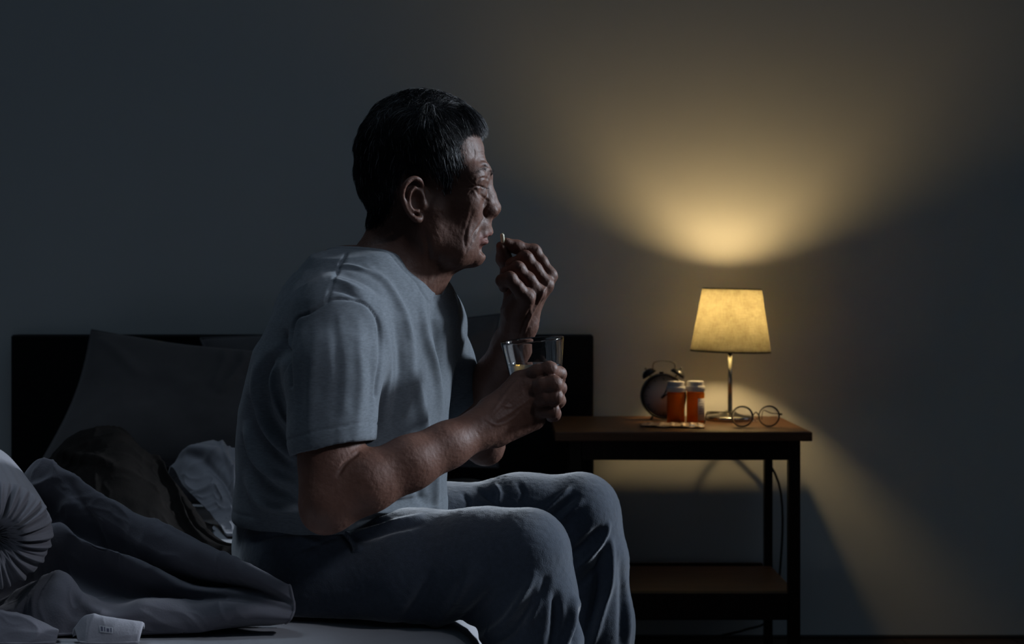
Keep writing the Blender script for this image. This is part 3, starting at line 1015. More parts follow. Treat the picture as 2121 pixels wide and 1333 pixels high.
# ---- head and neck --------------------------------------------------------------
def build_head():
    v = Vol(P(690, 700, HD) - np.array([0.02, 0.13, 0.0]), P(1050, 170, HD) + np.array([0.02, 0.13, 0.0]), 0.00135)

    def both(fn):
        fn(lambda p: np.array(p, float))
        fn(M2)
    E = lambda px, py, y, r, k=0.012, sub=False: (v.ell(H(px, py, y), r, k, sub), v.ell(M2(H(px, py, y)), r, k, sub) if y else None)

    def C(pts, rs, k=0.008, sub=False, sym=True, inner=None):
        q = [H(*p) for p in pts]
        v.chain(q, rs, k, sub, inner=inner)
        if sym:
            v.chain([M2(p) for p in q], rs, k, sub, inner=inner)
    # cranium, face, jaw
    v.ell(H(874, 314), (0.0795, 0.0725, 0.0720), 0)
    v.ell(H(818, 350), (0.0500, 0.0600, 0.0560), 0.02)
    v.ell(H(925, 340), (0.0535, 0.0600, 0.0490), 0.018)
    v.ell(H(930, 408), (0.0470, 0.0580, 0.0560), 0.02)
    v.ell(H(945, 462), (0.0415, 0.0365, 0.0420), 0.02)
    v.ell(H(900, 455), (0.0500, 0.0520, 0.0480), 0.02)
    C([(884, 440, -.052), (890, 500, -.043), (935, 522, -.033), (978, 524, -.012)], [.015, .0145, .0145, .013], 0.026)
    v.ell(H(930, 508), (0.0360, 0.0380, 0.0240), 0.02)
    C([(980, 526, 0), (978, 528, -.010)], [.0115, .0095], 0.012)
    # neck: sterno-mastoids, throat, nape
    v.cone(H(853, 440), H(810, 590), 0.051, 0.055, 0.02)
    v.cone(H(800, 590), H(770, 690), 0.058, 0.064, 0.02)
    v.cone(H(806, 560), H(762, 640), 0.046, 0.058, 0.02)
    C([(868, 470, -.050), (866, 540, -.036), (852, 612, -.012)], [.012, .011, .010], 0.016)
    C([(925, 530, 0), (893, 575, 0), (856, 618, 0)], [.014, .016, .014], 0.026, sym=False)
    C([(915, 515, -.015), (880, 565, -.02), (850, 615, -.018)], [.014, .014, .014], 0.02)
    C([(905, 520, -.022), (903, 560, -.012), (880, 592, -.006)], [.006, .006, .005], 0.016)
    v.cone(H(790, 600, -.03), H(715, 660, -.12), 0.050, 0.044, 0.03)
    v.cone(H(790, 600, .03), H(715, 660, .12), 0.050, 0.044, 0.03)
    # brow, cheek bones, eye sockets
    C([(1003, 357, -.006), (994, 353, -.028), (968, 362, -.052)], [.0085, .0085, .007], 0.014)
    E(962, 371, -.0495, (.0210, .0105, .0190), 0.018)
    E(958, 420, -.044, (.0180, .0150, .0150), 0.018)
    E(1006, 386, -.033, (.0230, .0165, .0110), 0.012, True)
    E(946, 474, -.0350, (.0200, .0130, .034), 0.020)
    # eye ball under heavy lids, brow fat hanging over the outer corner
    E(982, 387, -.0305, (.0136, .0145, .0130), 0.007)
    C([(999, 372, -.016), (998, 371, -.030), (986, 374, -.042), (974, 382, -.049)], [.0040, .0050, .0050, .0040], 0.009)
    E(988, 401, -.031, (.0095, .0110, .0050), 0.010)
    # nose
    C([(1003, 368, 0), (1009, 383, 0), (1016, 405, 0), (1023, 427, 0)], [.0065, .0055, .0064, .0078], 0.010, sym=False)
    C([(1000, 380, -.008), (1008, 410, -.010), (1011, 432, -.013)], [.006, .0065, .007], 0.010)
    v.ell(H(1023.5, 431), (.0082, .0098, .0080), 0.009)
    E(1011, 436, -.0150, (.0112, .0058, .0078), 0.009)
    C([(1024, 443, 0), (1012, 449, 0)], [.0042, .004], 0.005, sym=False)
    E(1020, 447.5, -.0100, (.0066, .0040, .0034), 0.0015, True)
    # mouth: upper lip, lower lip, the gap between, the groove over the chin
    v.ell(H(997, 468), (.0130, .0230, .0135), 0.012)
    C([(1013, 480, 0), (1009, 482, -.008), (1000, 486, -.018), (991, 490, -.0245)], [.0044, .0046, .0036, .0022], 0.006)
    C([(1000, 504, 0), (997, 503.5, -.009), (991, 499, -.018), (986, 493, -.0245)], [.0066, .0062, .0042, .0022], 0.006)
    C([(1017, 491.5, 0), (1009, 492.5, -.010), (1000, 492, -.018), (989, 490.5, -.0260)], [.0034, .0034, .0028, .0016], 0.002, True)
    C([(1008, 516, 0), (1000, 516, -.014), (990, 513, -.022)], [.0042, .004, .0025], 0.008, True)
    # ear (near one, mirrored to the far side)
    for f in (lambda p: p, M2):
        ye = -.0695
        He = lambda x_, y_, l_: globals()['H'](x_ - 15, y_ - 1, l_)
        R = None
        v.chain([f(He(876, 402, ye + .008)), f(He(862, 408, ye - .002)), f(He(862, 432, ye + .002))], [.012, .014, .011], 0.008, flat=(np.array([0, 1.0, 0]), 2.2))
        hx = [(874, 404, ye - .001), (880, 394, ye + .002), (878, 381, ye - .003), (870, 372, ye - .010), (857, 371, ye - .014), (844, 381, ye - .018), (837, 396, ye - .018), (838, 413, ye - .015),
              (845, 432, ye - .011), (855, 447, ye - .008), (867, 456, ye - .006), (875, 454, ye - .001), (877, 444, ye + .004)]
        hx = [tuple(q_) for q_ in catmull(hx, 4)]
        hr = np.interp(np.linspace(0, 1, len(hx)), [0, .12, .4, .75, .88, 1], [.0022, .0029, .0034, .0032, .0044, .0034])
        v.chain([f(He(*p)) for p in hx], list(hr), 0.0035, inner=0.001)
        ah = [(863, 390, ye - .009), (854, 402, ye - .012), (853, 418, ye - .011), (861, 434, ye - .008), (870, 438, ye - .006)]
        ah = [tuple(q_) for q_ in catmull(ah, 4)]
        v.chain([f(He(*p)) for p in ah], [.0030] * len(ah), 0.005, inner=.001)
        v.chain([f(He(884, 414, ye + .006)), f(He(880, 424, ye + .001)), f(He(882, 434, ye + .005))], [.0040, .0042, .0036], 0.006)
        v.ell(f(He(868, 414, ye - .010)), (.0085, .0080, .0135), 0.004, True)
        v.chain([f(He(868, 383, ye - .016)), f(He(852, 390, ye - .020)), f(He(846, 408, ye - .018))], [.0022, .0026, .0022], 0.003, True)
    V, F = v.mesh()
    V = smooth_mesh(V, F, 2, 0.5)
    # -- folds and wrinkles of an old face
    N = vnormals(V, F)
    side = np.where(V[:, 1:2] > HD, 2 * HD - V[:, 1:2], V[:, 1:2])
    Q = np.stack([1060.5 + V[:, 0] * FPX / side[:, 0], 600 - (V[:, 2] - CAM_Z) * FPX / side[:, 0]], 1)
    lat = HD - side[:, 0]
    disp = np.zeros(len(V))

    def crease(pts, wd, depth, taper=True, lip=0.35, mn=0.008):
        nonlocal disp
        d, t = seg_dist(Q, catmull([np.array(p, float) for p in pts], 5))
        s = np.sin(np.clip(t * .92 + .04, 0, 1) * math.pi) ** .6 if taper else 1.0
        g = -np.exp(-(d / wd) ** 2) + lip * np.exp(-((d - 2.2 * wd) / (1.2 * wd)) ** 2)
        disp += np.where(lat > mn, depth * g * s, 0)

    def bulge(px, py, rx, ry, h, mn=0.006):
        nonlocal disp
        disp += np.where(lat > mn, h * np.exp(-((Q[:, 0] - px) / rx) ** 2 - ((Q[:, 1] - py) / ry) ** 2), 0)
    crease([(1004, 447), (993, 458), (984, 470), (977, 484), (975, 499)], 2.6, .0007)
    crease([(970, 436), (964, 458), (957, 482), (955, 502), (958, 520)], 2.8, .0006)
    crease([(978, 488), (968, 502), (960, 516), (954, 526)], 2.2, .0006)
    crease([(984, 470), (975, 482), (968, 497)], 2.2, .0008)
    crease([(1005, 450), (999, 443), (1001, 433), (1007, 424)], 2.2, .0017, lip=.1)
    crease([(975, 385), (984, 384.5), (993, 386), (1001, 388)], 1.6, .0020, lip=.1)
    crease([(976, 391), (985, 401), (998, 409), (1007, 414)], 2.4, .0010)
    crease([(978, 398), (988, 409), (999, 416)], 2.0, .0006)
    crease([(980, 376), (987, 369), (998, 367), (1007, 371)], 2.0, .0011)
    crease([(976, 385), (966, 387), (955, 388)], 1.6, .0008)
    crease([(976, 380), (967, 374), (959, 365)], 1.6, .0008)
    crease([(977, 389), (968, 395), (961, 403)], 1.6, .0007)
    crease([(990, 330), (1001, 331), (1012, 335)], 2.0, .0007)
    crease([(987, 342), (999, 341), (1014, 346)], 2.0, .0008)
    crease([(984, 316), (997, 315), (1006, 318)], 2.0, .0005)
    crease([(1007, 357), (1006, 364), (1004, 371)], 1.8, .0007, mn=0.004)
    disp += np.where(lat > .02, .0008 * np.exp(-((Q[:, 0] - 978 - 2 * np.sin(Q[:, 1] / 7)) / 1.8) ** 2) * np.exp(-((Q[:, 1] - 316) / 16) ** 2), 0)
    bulge(963, 480, 7, 26, .0012)
    bulge(986, 450, 9, 20, .0015)
    bulge(950, 520, 14, 12, .0018)
    crease([(870, 480), (880, 520), (884, 552)], 5, .0012)
    crease([(925, 548), (905, 560), (893, 580)], 3, .0010)
    crease([(940, 540), (915, 545), (900, 548)], 3, .0008)
    global lip_tint
    lp = np.zeros(len(V))
    for pts, r_ in (([(1016, 482, 0), (1009, 484, -.010), (1000, 487, -.018), (990, 490.5, -.0245)], .0036), ([(1004, 503, 0), (999, 502, -.009), (993, 498, -.018), (988, 493, -.0245)], .0056)):
        for f in (lambda p: p, M2):
            d, _ = seg_dist(V, catmull([f(H(*p)) for p in pts], 5))
            lp = np.maximum(lp, np.clip((r_ + .0035 - d) / .0022, 0, 1) * (1 if True else 0))
    lip_tint = lp
    nz = vnoise(V * 190, 21) * .00022 + vnoise(V * 420, 22) * .00012
    V = V + N * (disp + nz)[:, None]
    return V, F


# hairline as the side of the head shows it
HAIR_POLY = np.array([(1003, 250), (992, 264), (980, 268), (964, 268), (950, 283), (948, 304), (954, 330), (946, 354), (934, 374), (925, 394), (913, 397), (900, 378),
                      (880, 364), (852, 360), (830, 366), (818, 388), (813, 418), (804, 444), (790, 462), (770, 470), (700, 470), (690, 140), (1060, 140)], float)


def in_poly(Q, poly):
    r = np.zeros(len(Q), bool)
    n = len(poly)
    for i in range(n):
        a, b = poly[i], poly[(i + 1) % n]
        c = ((a[1] > Q[:, 1]) != (b[1] > Q[:, 1]))
        xx = (b[0] - a[0]) * (Q[:, 1] - a[1]) / (b[1] - a[1] + 1e-12) + a[0]
        r ^= c & (Q[:, 0] < xx)
    return r


def folded_pix(V):
    side = np.where(V[:, 1] > HD, 2 * HD - V[:, 1], V[:, 1])
    return np.stack([1060.5 + V[:, 0] * FPX / side, 600 - (V[:, 2] - CAM_Z) * FPX / side], 1)


def yaw_head(V, deg=5.0):
    """turn the head a little away from the camera, fading out down the neck"""
    wgt = np.clip((V[:, 2] - P(0, 640, HD)[2]) / (P(0, 520, HD)[2] - P(0, 640, HD)[2]), 0, 1)
    a = np.radians(deg) * wgt * wgt * (3 - 2 * wgt)
    c = H(872, 400)
    x, y = V[:, 0] - c[0], V[:, 1] - c[1]
    R = V.copy()
    R[:, 0] = c[0] + x * np.cos(a) - y * np.sin(a)
    R[:, 1] = c[1] + x * np.sin(a) + y * np.cos(a)
    return R


# ---- arms and hands ---------------------------------------------------------------
def finger(v, base, pts, rs, k=0.007):
    """one finger blended to the frozen hand, kept apart from its neighbours"""
    pts = [np.array(p, float) for p in pts]
    R = max(rs)
    lo, hi = np.min(pts, 0) - R, np.max(pts, 0) + R
    m = k + 3 * v.h
    sl, X, Y, Z = v.grid(lo - m, hi + m)
    d = None
    for i in range(len(pts) - 1):
        e = d_cone(X, Y, Z, pts[i], pts[i + 1], rs[i], rs[i + 1])
        d = e if d is None else smin(d, e, 0.006)
    # knuckle swelling at the joints
    for i in range(2, len(pts) - 1):
        d = smin(d, np.sqrt((X - pts[i][0]) ** 2 + (Y - pts[i][1]) ** 2 + (Z - pts[i][2]) ** 2) - rs[i] * 1.01, 0.005)
    b = smin(base[sl], d, k)
    v.a[sl] = smin(v.a[sl], b, 0.0012)


GL_AX = P(1102, 770, 1.845)       # the glass in the near hand


def build_near_arm():
    v = Vol(P(600, 1125, 1.66) - np.array([.02, .05, .01]), P(1185, 690, 1.87) + np.array([.02, .12, .0]), 0.0015)
    sh, el, wr = P(705, 655, 1.775), P(682, 1040, 1.700), P(1000, 884, 1.785)
    v.chain([sh, P(690, 850, 1.735), P(680, 960, 1.715), el], [.046, .043, .038, .033], 0)
    v.chain([el, P(760, 998, 1.708), P(850, 958, 1.728), P(925, 922, 1.752), wr], [.0325, .0350, .0315, .0270, .0245], 0.016)
    v.cone(P(670, 1062, 1.698), P(668, 1064, 1.698), .019, .019, 0.02)
    # wrist and the hand's back, flattened across the palm
    hw = P(1022, 870, 1.790)
    v.cone(wr, hw, .0245, .0235, 0.012)
    mcp = {'i': P(1075, 787, 1.812), 'm': P(1090, 803, 1.800), 'r': P(1098, 826, 1.798), 'p': P(1104, 848, 1.806)}
    for q, a, r in (('i', P(1020, 850, 1.795), .0115), ('m', P(1022, 862, 1.787), .0115), ('r', P(1022, 876, 1.786), .0115), ('p', P(1020, 890, 1.790), .0120)):
        v.cone(a, mcp[q], .0150, r, 0.010)
    v.cone(P(1030, 895, 1.800), P(1105, 866, 1.818), .0180, .0150, 0.014)      # ball of the little finger
    v.cone(P(1018, 850, 1.805), P(1066, 812, 1.850), .0165, .0125, 0.014)      # ball of the thumb
    v.cone(P(1035, 860, 1.808), P(1085, 835, 1.825), .0150, .0120, 0.012)
    base = v.a.copy()
    F_ = {
        'i': ([mcp['i'], P(1112, 770, 1.800), P(1138, 765, 1.798), P(1158, 774, 1.824), P(1160, 787, 1.848)], [.0100, .0090, .0092, .0083, .0072]),
        'm': ([mcp['m'], P(1124, 797, 1.787), P(1147, 795, 1.786), P(1158, 803, 1.816), P(1157, 814, 1.838)], [.0102, .0092, .0096, .0085, .0073]),
        'r': ([mcp['r'], P(1130, 822, 1.788), P(1149, 821, 1.788), P(1156, 829, 1.816), P(1152, 838, 1.836)], [.0100, .0088, .0092, .0082, .0070]),
        'p': ([mcp['p'], P(1128, 849, 1.797), P(1143, 850, 1.797), P(1148, 857, 1.822), P(1141, 864, 1.838)], [.0095, .0080, .0082, .0074, .0064]),
    }
    for pts, rs in F_.values():
        finger(v, base, pts, rs)
    # the thumb passes behind the glass
    finger(v, base, [P(1045, 832, 1.838), P(1062, 806, 1.868), P(1086, 792, 1.890), P(1112, 786, 1.893)], [.0135, .0115, .0098, .0082], 0.010)
    V, F = v.mesh()
    V = smooth_mesh(V, F, 2, 0.5)
    S_ = smooth_mesh(V, F, 60, 0.6)
    wt = np.clip((1000 - pix(V)[:, 0]) / 30, 0, 1)[:, None]
    V = V * (1 - wt) + S_ * wt
    N = vnormals(V, F)
    Q = pix(V)
    disp = np.zeros(len(V))
    front = N[:, 1] < 0.3

    def line(pts, wd, h):
        nonlocal disp
        d, t = seg_dist(Q, catmull([np.array(p, float) for p in pts], 5))
        disp += np.where(front, h * np.exp(-(d / wd) ** 2) * np.sin(np.clip(t * .9 + .05, 0, 1) * math.pi) ** .5, 0)
    # tendons and veins of the hand's back, wrinkles over the knuckles
    line([(1020, 852), (1048, 815), (1074, 786)], 3.5, .0014)
    line([(1022, 862), (1055, 832), (1088, 803)], 3.5, .0014)
    line([(1024, 874), (1060, 852), (1097, 826)], 3.5, .0012)
    line([(1005, 868), (1030, 880), (1060, 868), (1082, 846)], 2.5, .0011)
    line([(1035, 838), (1058, 842), (1080, 822)], 2.2, .0010)
    line([(700, 984), (716, 958), (742, 938)], 4, -.0028)
    line([(1100, 786), (1106, 812), (1108, 838)], 3, -.0010)
    for (x, y) in ((1138, 763), (1147, 793), (1149, 819), (1143, 849)):
        for o in (-5, -1.5, 2, 5.5):
            line([(x + o, y - 9), (x + o + 1.5, y), (x + o, y + 8)], 1.3, -.0006)
    for (x, y) in ((1080, 795), (1092, 812), (1100, 833), (1105, 851)):
        for o in (-4, 0, 4):
            line([(x + o - 3, y - 8), (x + o, y), (x + o - 1, y + 8)], 1.4, -.0005)
    nz = vnoise(V * 150, 31) * .0003 * (1 - .6 * wt[:, 0]) + vnoise(V * 380, 32) * .00018
    return V + N * (disp + nz)[:, None], F


PILL = P(1040.5, 491, 1.985)


def build_far_arm():
    v = Vol(P(900, 985, 2.14) - np.array([.02, .22, .0]), P(1160, 470, 2.0) + np.array([.03, .24, .02]), 0.0015)
    sh, el, wr = P(893, 678, 2.045), P(1000, 913, 2.175), P(1077, 668, 1.990)
    v.chain([sh, P(914, 765, 2.09), P(958, 860, 2.15), el], [.035, .037, .035, .031], 0)
    v.chain([el, P(1006, 850, 2.13), P(1030, 780, 2.075), P(1060, 715, 2.02), wr], [.030, .0355, .0320, .0265, .0245], 0.014)
    v.cone(P(1008, 930, 2.175), P(1010, 934, 2.175), .0175, .0175, 0.02)
    mcp = {'i': P(1138, 571, 2.004), 'm': P(1130, 590, 1.986), 'r': P(1114, 606, 1.966), 'p': P(1091, 617, 1.948)}
    v.cone(wr, P(1082, 645, 1.985), .0240, .0220, 0.012)
    for q, a, r in (('i', P(1093, 650, 1.995), .0100), ('m', P(1088, 650, 1.985), .0105), ('r', P(1080, 650, 1.975), .0105), ('p', P(1072, 652, 1.968), .0105)):
        v.cone(a, mcp[q], .0130, r, 0.010)
    v.cone(P(1066, 645, 1.975), P(1080, 612, 1.960), .0150, .0125, 0.012)
    v.cone(P(1062, 640, 1.995), P(1066, 585, 2.020), .0150, .0125, 0.012)      # ball of the thumb
    v.cone(P(1080, 625, 1.985), P(1105, 595, 1.990), .0140, .0110, 0.012)
    base = v.a.copy()
    F_ = {
        'i': ([mcp['i'], P(1120, 543, 2.006), P(1105, 521.5, 2.006), P(1070, 511, 1.998), P(1049, 502, 1.990)], [.0108, .0098, .0100, .0086, .0070]),
        'm': ([mcp['m'], P(1108, 558, 1.982), P(1088, 535, 1.978), P(1062, 548, 1.984), P(1052, 562, 1.992)], [.0110, .0098, .0100, .0086, .0072]),
        'r': ([mcp['r'], P(1094, 579, 1.958), P(1072, 557, 1.953), P(1050, 566, 1.962), P(1044, 580, 1.972)], [.0108, .0096, .0096, .0082, .0070]),
        'p': ([mcp['p'], P(1071, 594, 1.938), P(1056, 577, 1.934), P(1040, 581, 1.940), P(1043, 596, 1.950)], [.0100, .0086, .0086, .0074, .0064]),
    }
    for pts, rs in F_.values():
        finger(v, base, pts, rs)
    finger(v, base, [P(1064, 600, 2.018), P(1055, 565, 2.018), P(1044, 535, 2.004), P(1037.5, 510, 1.988)], [.0130, .0112, .0102, .0070], 0.010)
    V, F = v.mesh()
    V = smooth_mesh(V, F, 2, 0.5)
    N = vnormals(V, F)
    Q = pix(V)
    disp = np.zeros(len(V))

    def line(pts, wd, h):
        nonlocal disp
        d, t = seg_dist(Q, catmull([np.array(p, float) for p in pts], 5))
        disp += np.where(N[:, 1] < .4, h * np.exp(-(d / wd) ** 2) * np.sin(np.clip(t * .9 + .05, 0, 1) * math.pi) ** .5, 0)
    line([(1095, 660), (1118, 620), (1138, 580)], 2.6, .0013)
    line([(1090, 668), (1108, 635), (1127, 598)], 2.6, .0014)
    line([(1086, 690), (1096, 660), (1100, 635)], 2.4, .0013)
    line([(1075, 700), (1085, 670), (1096, 645)], 2.4, -.0010)
    for (x, y) in ((1105, 518), (1088, 533), (1072, 556)):
        for o in (-5, -1.5, 2, 5):
            line([(x + o - 4, y + 6), (x + o, y - 1), (x + o + 3, y - 7)], 1.2, -.0006)
    for o in (-3, 0, 3):
        line([(1058 + o, 518), (1061 + o, 510), (1064 + o, 503)], 1.0, -.0004)
    nz = vnoise(V * 150, 41) * .0003 + vnoise(V * 380, 42) * .00018
    return V + N * (disp + nz)[:, None], F


# ---- the body under the clothes -----------------------------------------------------
HIPN, HIPF = P(640, 1165, 1.915), P(640, 1150, 2.09)
KNN, KNF = P(1088, 1149, 1.790), P(1200, 1070, 2.105)
ANN, ANF = np.array([P(1120, 0, 1.78)[0], 1.80, 0.085]), np.array([P(1235, 0, 2.1)[0], 2.11, 0.085])


def build_core():
    v = Vol((-0.50, 1.66, -0.02), (0.34, 2.26, 0.93), 0.006)
    v.ell(P(716, 730, 1.925), (.095, .140, .145), 0)
    v.ell(P(700, 930, 1.960), (.098, .125, .150), 0.06)
    v.ell(P(690, 1110, 2.000), (.100, .130, .062), 0.04)
    v.cone(P(780, 640, 1.93), P(800, 600, 1.93), .055, .050, 0.04)
    for s_, h_, k_, a_ in ((-1, HIPN, KNN, ANN), (1, HIPF, KNF, ANF)):
        v.cone(h_ + np.array([0, 0, .008]), k_, .052, .046, 0.03)
        v.chain([k_, k_ * .72 + a_ * .28 + np.array([.004, 0, 0]), a_], [.042, .040, .030], 0.02)
        f = np.array([a_[0], a_[1], 0.0])
        v.chain([f + (-.035, 0, .035), f + (.0, 0, .045), f + (.08, 0, .032), f + (.165, 0, .016)], [.030, .036, .028, .016], 0.02)
        for j, (ox, oy, rr) in enumerate(((.20, -.030 * s_, .012), (.197, -.010 * s_, .010), (.190, .008 * s_, .0095), (.180, .024 * s_, .009), (.168, .038 * s_, .008))):
            v.cone(f + (.15, oy * .8, .016), f + (ox, oy, .0125), .013, rr, 0.006)
    return v.mesh()


man = thing('person', 'older man in grey t-shirt sitting on the bed edge, holding a water glass', 'person', (-0.25, 1.98, MAT_Z))
hv, hf = build_head()
head_unyawed = hv
parts_ = [(yaw_head(hv), hf), build_near_arm(), build_far_arm(), build_core()]
Vs, Fs, o_ = [], [], 0
for (a_, b_) in parts_:
    Vs.append(a_); Fs.append(b_ + o_); o_ += len(a_)
# knit neck and arms to the trunk under the shirt, so that the body is one surface
Va = np.concatenate(Vs)
off_ = np.cumsum([0] + [len(p_[0]) for p_ in parts_])
cV, cF = parts_[3]
cE = cF[:, :2] + off_[3]
cC = (Va[cE[:, 0]] + Va[cE[:, 1]]) / 2
for k_, at_p in ((0, P(790, 650, 1.93)), (1, P(705, 690, 1.80)), (2, P(900, 690, 2.04))):
    e_ = parts_[k_][1][:, :2] + off_[k_]
    c_ = (Va[e_[:, 0]] + Va[e_[:, 1]]) / 2
    for i_ in np.argsort(np.sum((c_ - at_p) ** 2, 1))[:6]:
        j_ = np.argmin(np.sum((cC - c_[i_]) ** 2, 1))
        Fs.append(np.array([[e_[i_, 0], e_[i_, 1], cE[j_, 0], cE[j_, 1]]]))
body = big_obj('body', Va, np.concatenate(Fs), M_skin, man)
at_ = body.data.attributes.new('lip', 'FLOAT', 'POINT')
us_ = np.zeros(len(Va), bool)
us_[np.concatenate(Fs).ravel()] = True
at_.data.foreach_set('value', np.concatenate([lip_tint, np.zeros(o_ - len(lip_tint))])[us_].astype(np.float32))
_nt = M_skin.node_tree
_a = _nt.nodes.new('ShaderNodeAttribute'); _a.attribute_name = 'lip'
_mx = _nt.nodes.new('ShaderNodeMixRGB'); _mx.blend_type = 'MIX'
_bs = _nt.nodes['Principled BSDF']
_src = _bs.inputs['Base Color'].links[0].from_socket
_ml = _nt.nodes.new('ShaderNodeMath'); _ml.operation = 'MULTIPLY'; _ml.inputs[1].default_value = 0.5
_nt.links.new(_a.outputs['Fac'], _ml.inputs[0]); _nt.links.new(_ml.outputs[0], _mx.inputs['Fac'])
_nt.links.new(_src, _mx.inputs[1]); _mx.inputs[2].default_value = (0.20, 0.070, 0.062, 1)
_nt.links.new(_mx.outputs[0], _bs.inputs['Base Color'])

# eyes (nearly closed lids), lashes, nails
for f in (lambda p: p, M2):
    cy = yaw_head(np.array([f(H(982.5, 387, -.0305))]))[0]
    ey = MB().ellipsoid(cy, (.0122, .0122, .0120), 24, 16).build('eye', M_eye, man)
    MB().ellipsoid(cy + np.array([.0088, .0006, -.0006]), (.0038, .0052, .0052), 20, 12).build('iris', M_iris, ey)


def lash(f):
    V, F = [], []
    pth = catmull([H(976, 385.5, -.0455), H(984, 385, -.0435), H(993, 386.3, -.0385), H(1000, 388, -.0310)], 10)
    for i in range(46):
        t = rng.random() * (len(pth) - 1)
        k_ = int(min(t, len(pth) - 2))
        p = pth[k_] * (1 - t + k_) + pth[k_ + 1] * (t - k_)
        j = np.argmin(np.sum((hv - p) ** 2, 1))
        p = hv[j] + np.array([0, -.0002, 0])
        d = np.array([.55 + .3 * rng.random(), -.6, -.35 + .2 * rng.random()])
        d /= np.linalg.norm(d)
        e = p + d * (.0042 + .002 * rng.random())
        b_ = len(V)
        V += [p + np.array([0, 0, .00022]), p - np.array([.0002, 0, .0001]), p + np.array([.0002, 0, -.0001]), e]
        F += [(b_, b_ + 1, b_ + 3), (b_ + 1, b_ + 2, b_ + 3), (b_ + 2, b_, b_ + 3)]
    V = np.array(V)
    if f:
        V[:, 1] = 2 * HD - V[:, 1]
    o = big_obj('eyelashes', yaw_head(V), np.array(F), M_hair, man)
    o['kind'] = 'stuff'


lash(False)
lash(True)


def nail(name, c, d, up, L, W_):
    """a small curved plate at c, long axis d, facing up"""
    d = Vector(d).normalized(); up = Vector(up).normalized()
    s_ = d.cross(up).normalized(); up = s_.cross(d).normalized()
    V, F = [], []
    for i in range(7):
        t = i / 6 - .5
        for j in range(7):
            q = j / 6 - .5
            wq = W_ * (1 - .35 * max(0, abs(t) - .2) / .3)
            V.append(Vector(c) + d * (t * L) + s_ * (q * wq) - up * (q * q * wq * .9 + max(0, t) ** 2 * .002))
    n_ = len(V)
    V += [p - up * .0008 for p in V]
    for i in range(6):
        for j in range(6):
            a = i * 7 + j
            F.append((a, a + 1, a + 8, a + 7)); F.append((a + n_, a + 7 + n_, a + 8 + n_, a + 1 + n_))
    rim = [j for j in range(7)] + [7 * i + 6 for i in range(1, 7)] + [42 + j for j in range(5, -1, -1)] + [7 * i for i in range(5, 0, -1)]
    for a, b in zip(rim, rim[1:] + rim[:1]):
        F.append((b, a, a + n_, b + n_))
    return obj(name, V, F, M_nail, man)


it_, id_ = P(1049, 502, 1.990), P(1070, 511, 1.998)
nail('finger_nail', it_ + np.array([.0028, -.0052, .0026]) + (id_ - it_) * .18, it_ - id_, (-.10, -.85, .35), .0115, .0088)
# ---- t-shirt --------------------------------------------------------------------------
SL_N = [P(700, 655, 1.775), P(693, 760, 1.750), P(690, 945, 1.722)]       # near sleeve axis
SL_F = [P(892, 668, 2.050), P(904, 745, 2.085), P(960, 865, 2.150)]       # far sleeve axis
YAW = math.radians(21)
FW = np.array([math.cos(YAW), -math.sin(YAW), 0])      # where the chest faces
LT = np.array([math.sin(YAW), math.cos(YAW), 0])       # his left
TORSO = [  # py, x left, x right, D, half width
    (560, 690, 850, 1.930, .085), (590, 640, 890, 1.925, .120), (620, 610, 912, 1.920, .150), (660, 582, 928, 1.918, .165), (720, 552, 930, 1.920, .178),
    (780, 533, 928, 1.925, .178), (840, 517, 925, 1.935, .172), (900, 508, 922, 1.945, .168), (960, 506, 919, 1.958, .168),
    (1010, 504, 918, 1.972, .170), (1050, 500, 918, 1.985, .174), (1080, 503, 918, 1.992, .176), (1130, 505, 915, 2.0, .176)]


def f_torso(X, Y, Z, grow=0.0):
    zz = np.array([CAM_Z - (r[0] - 600) * r[3] / FPX for r in TORSO])
    o = np.argsort(zz)
    T = np.array(TORSO)[o]
    zz = zz[o]
    z = Z.ravel()
    D = np.interp(z, zz, T[:, 3])
    xl = (np.interp(z, zz, T[:, 1]) - 1060.5) * D / FPX
    xr = (np.interp(z, zz, T[:, 2]) - 1060.5) * D / FPX
    a = np.interp(z, zz, T[:, 4]) + grow
    e = (xr - xl) / 2 + grow
    c = (xl + xr) / 2
    b = np.sqrt(np.maximum(e ** 2 - (a * math.sin(YAW)) ** 2, .03 ** 2)) / math.cos(YAW)
    sh = (1, 1, -1)
    a, b, c, D = a.reshape(sh), b.reshape(sh), c.reshape(sh), D.reshape(sh)
    x, y = X - c, Y - D
    u = x * FW[0] + y * FW[1]
    v = x * LT[0] + y * LT[1]
    n = 2.25
    r = (np.abs(u / b) ** n + np.abs(v / a) ** n) ** (1 / n)
    d = (r - 1) * np.minimum(a, b)
    ztop = zz[-1]
    return np.maximum(d, Z - ztop + 0 * X)


NECK_A, NECK_B = H(778, 520), H(800, 590)
VPT = P(857, 614, 1.880)


def neck_cut(X, Y, Z, g=0.0):
    d = d_cone(X, Y, Z, P(815, 480, HD), P(787, 570, HD + .0), .065 + g, .066 + g)
    d2 = d_cone(X, Y, Z, P(806, 560, 1.915), VPT, .046 + g, .003 + g)
    return smin(d, d2, .03)


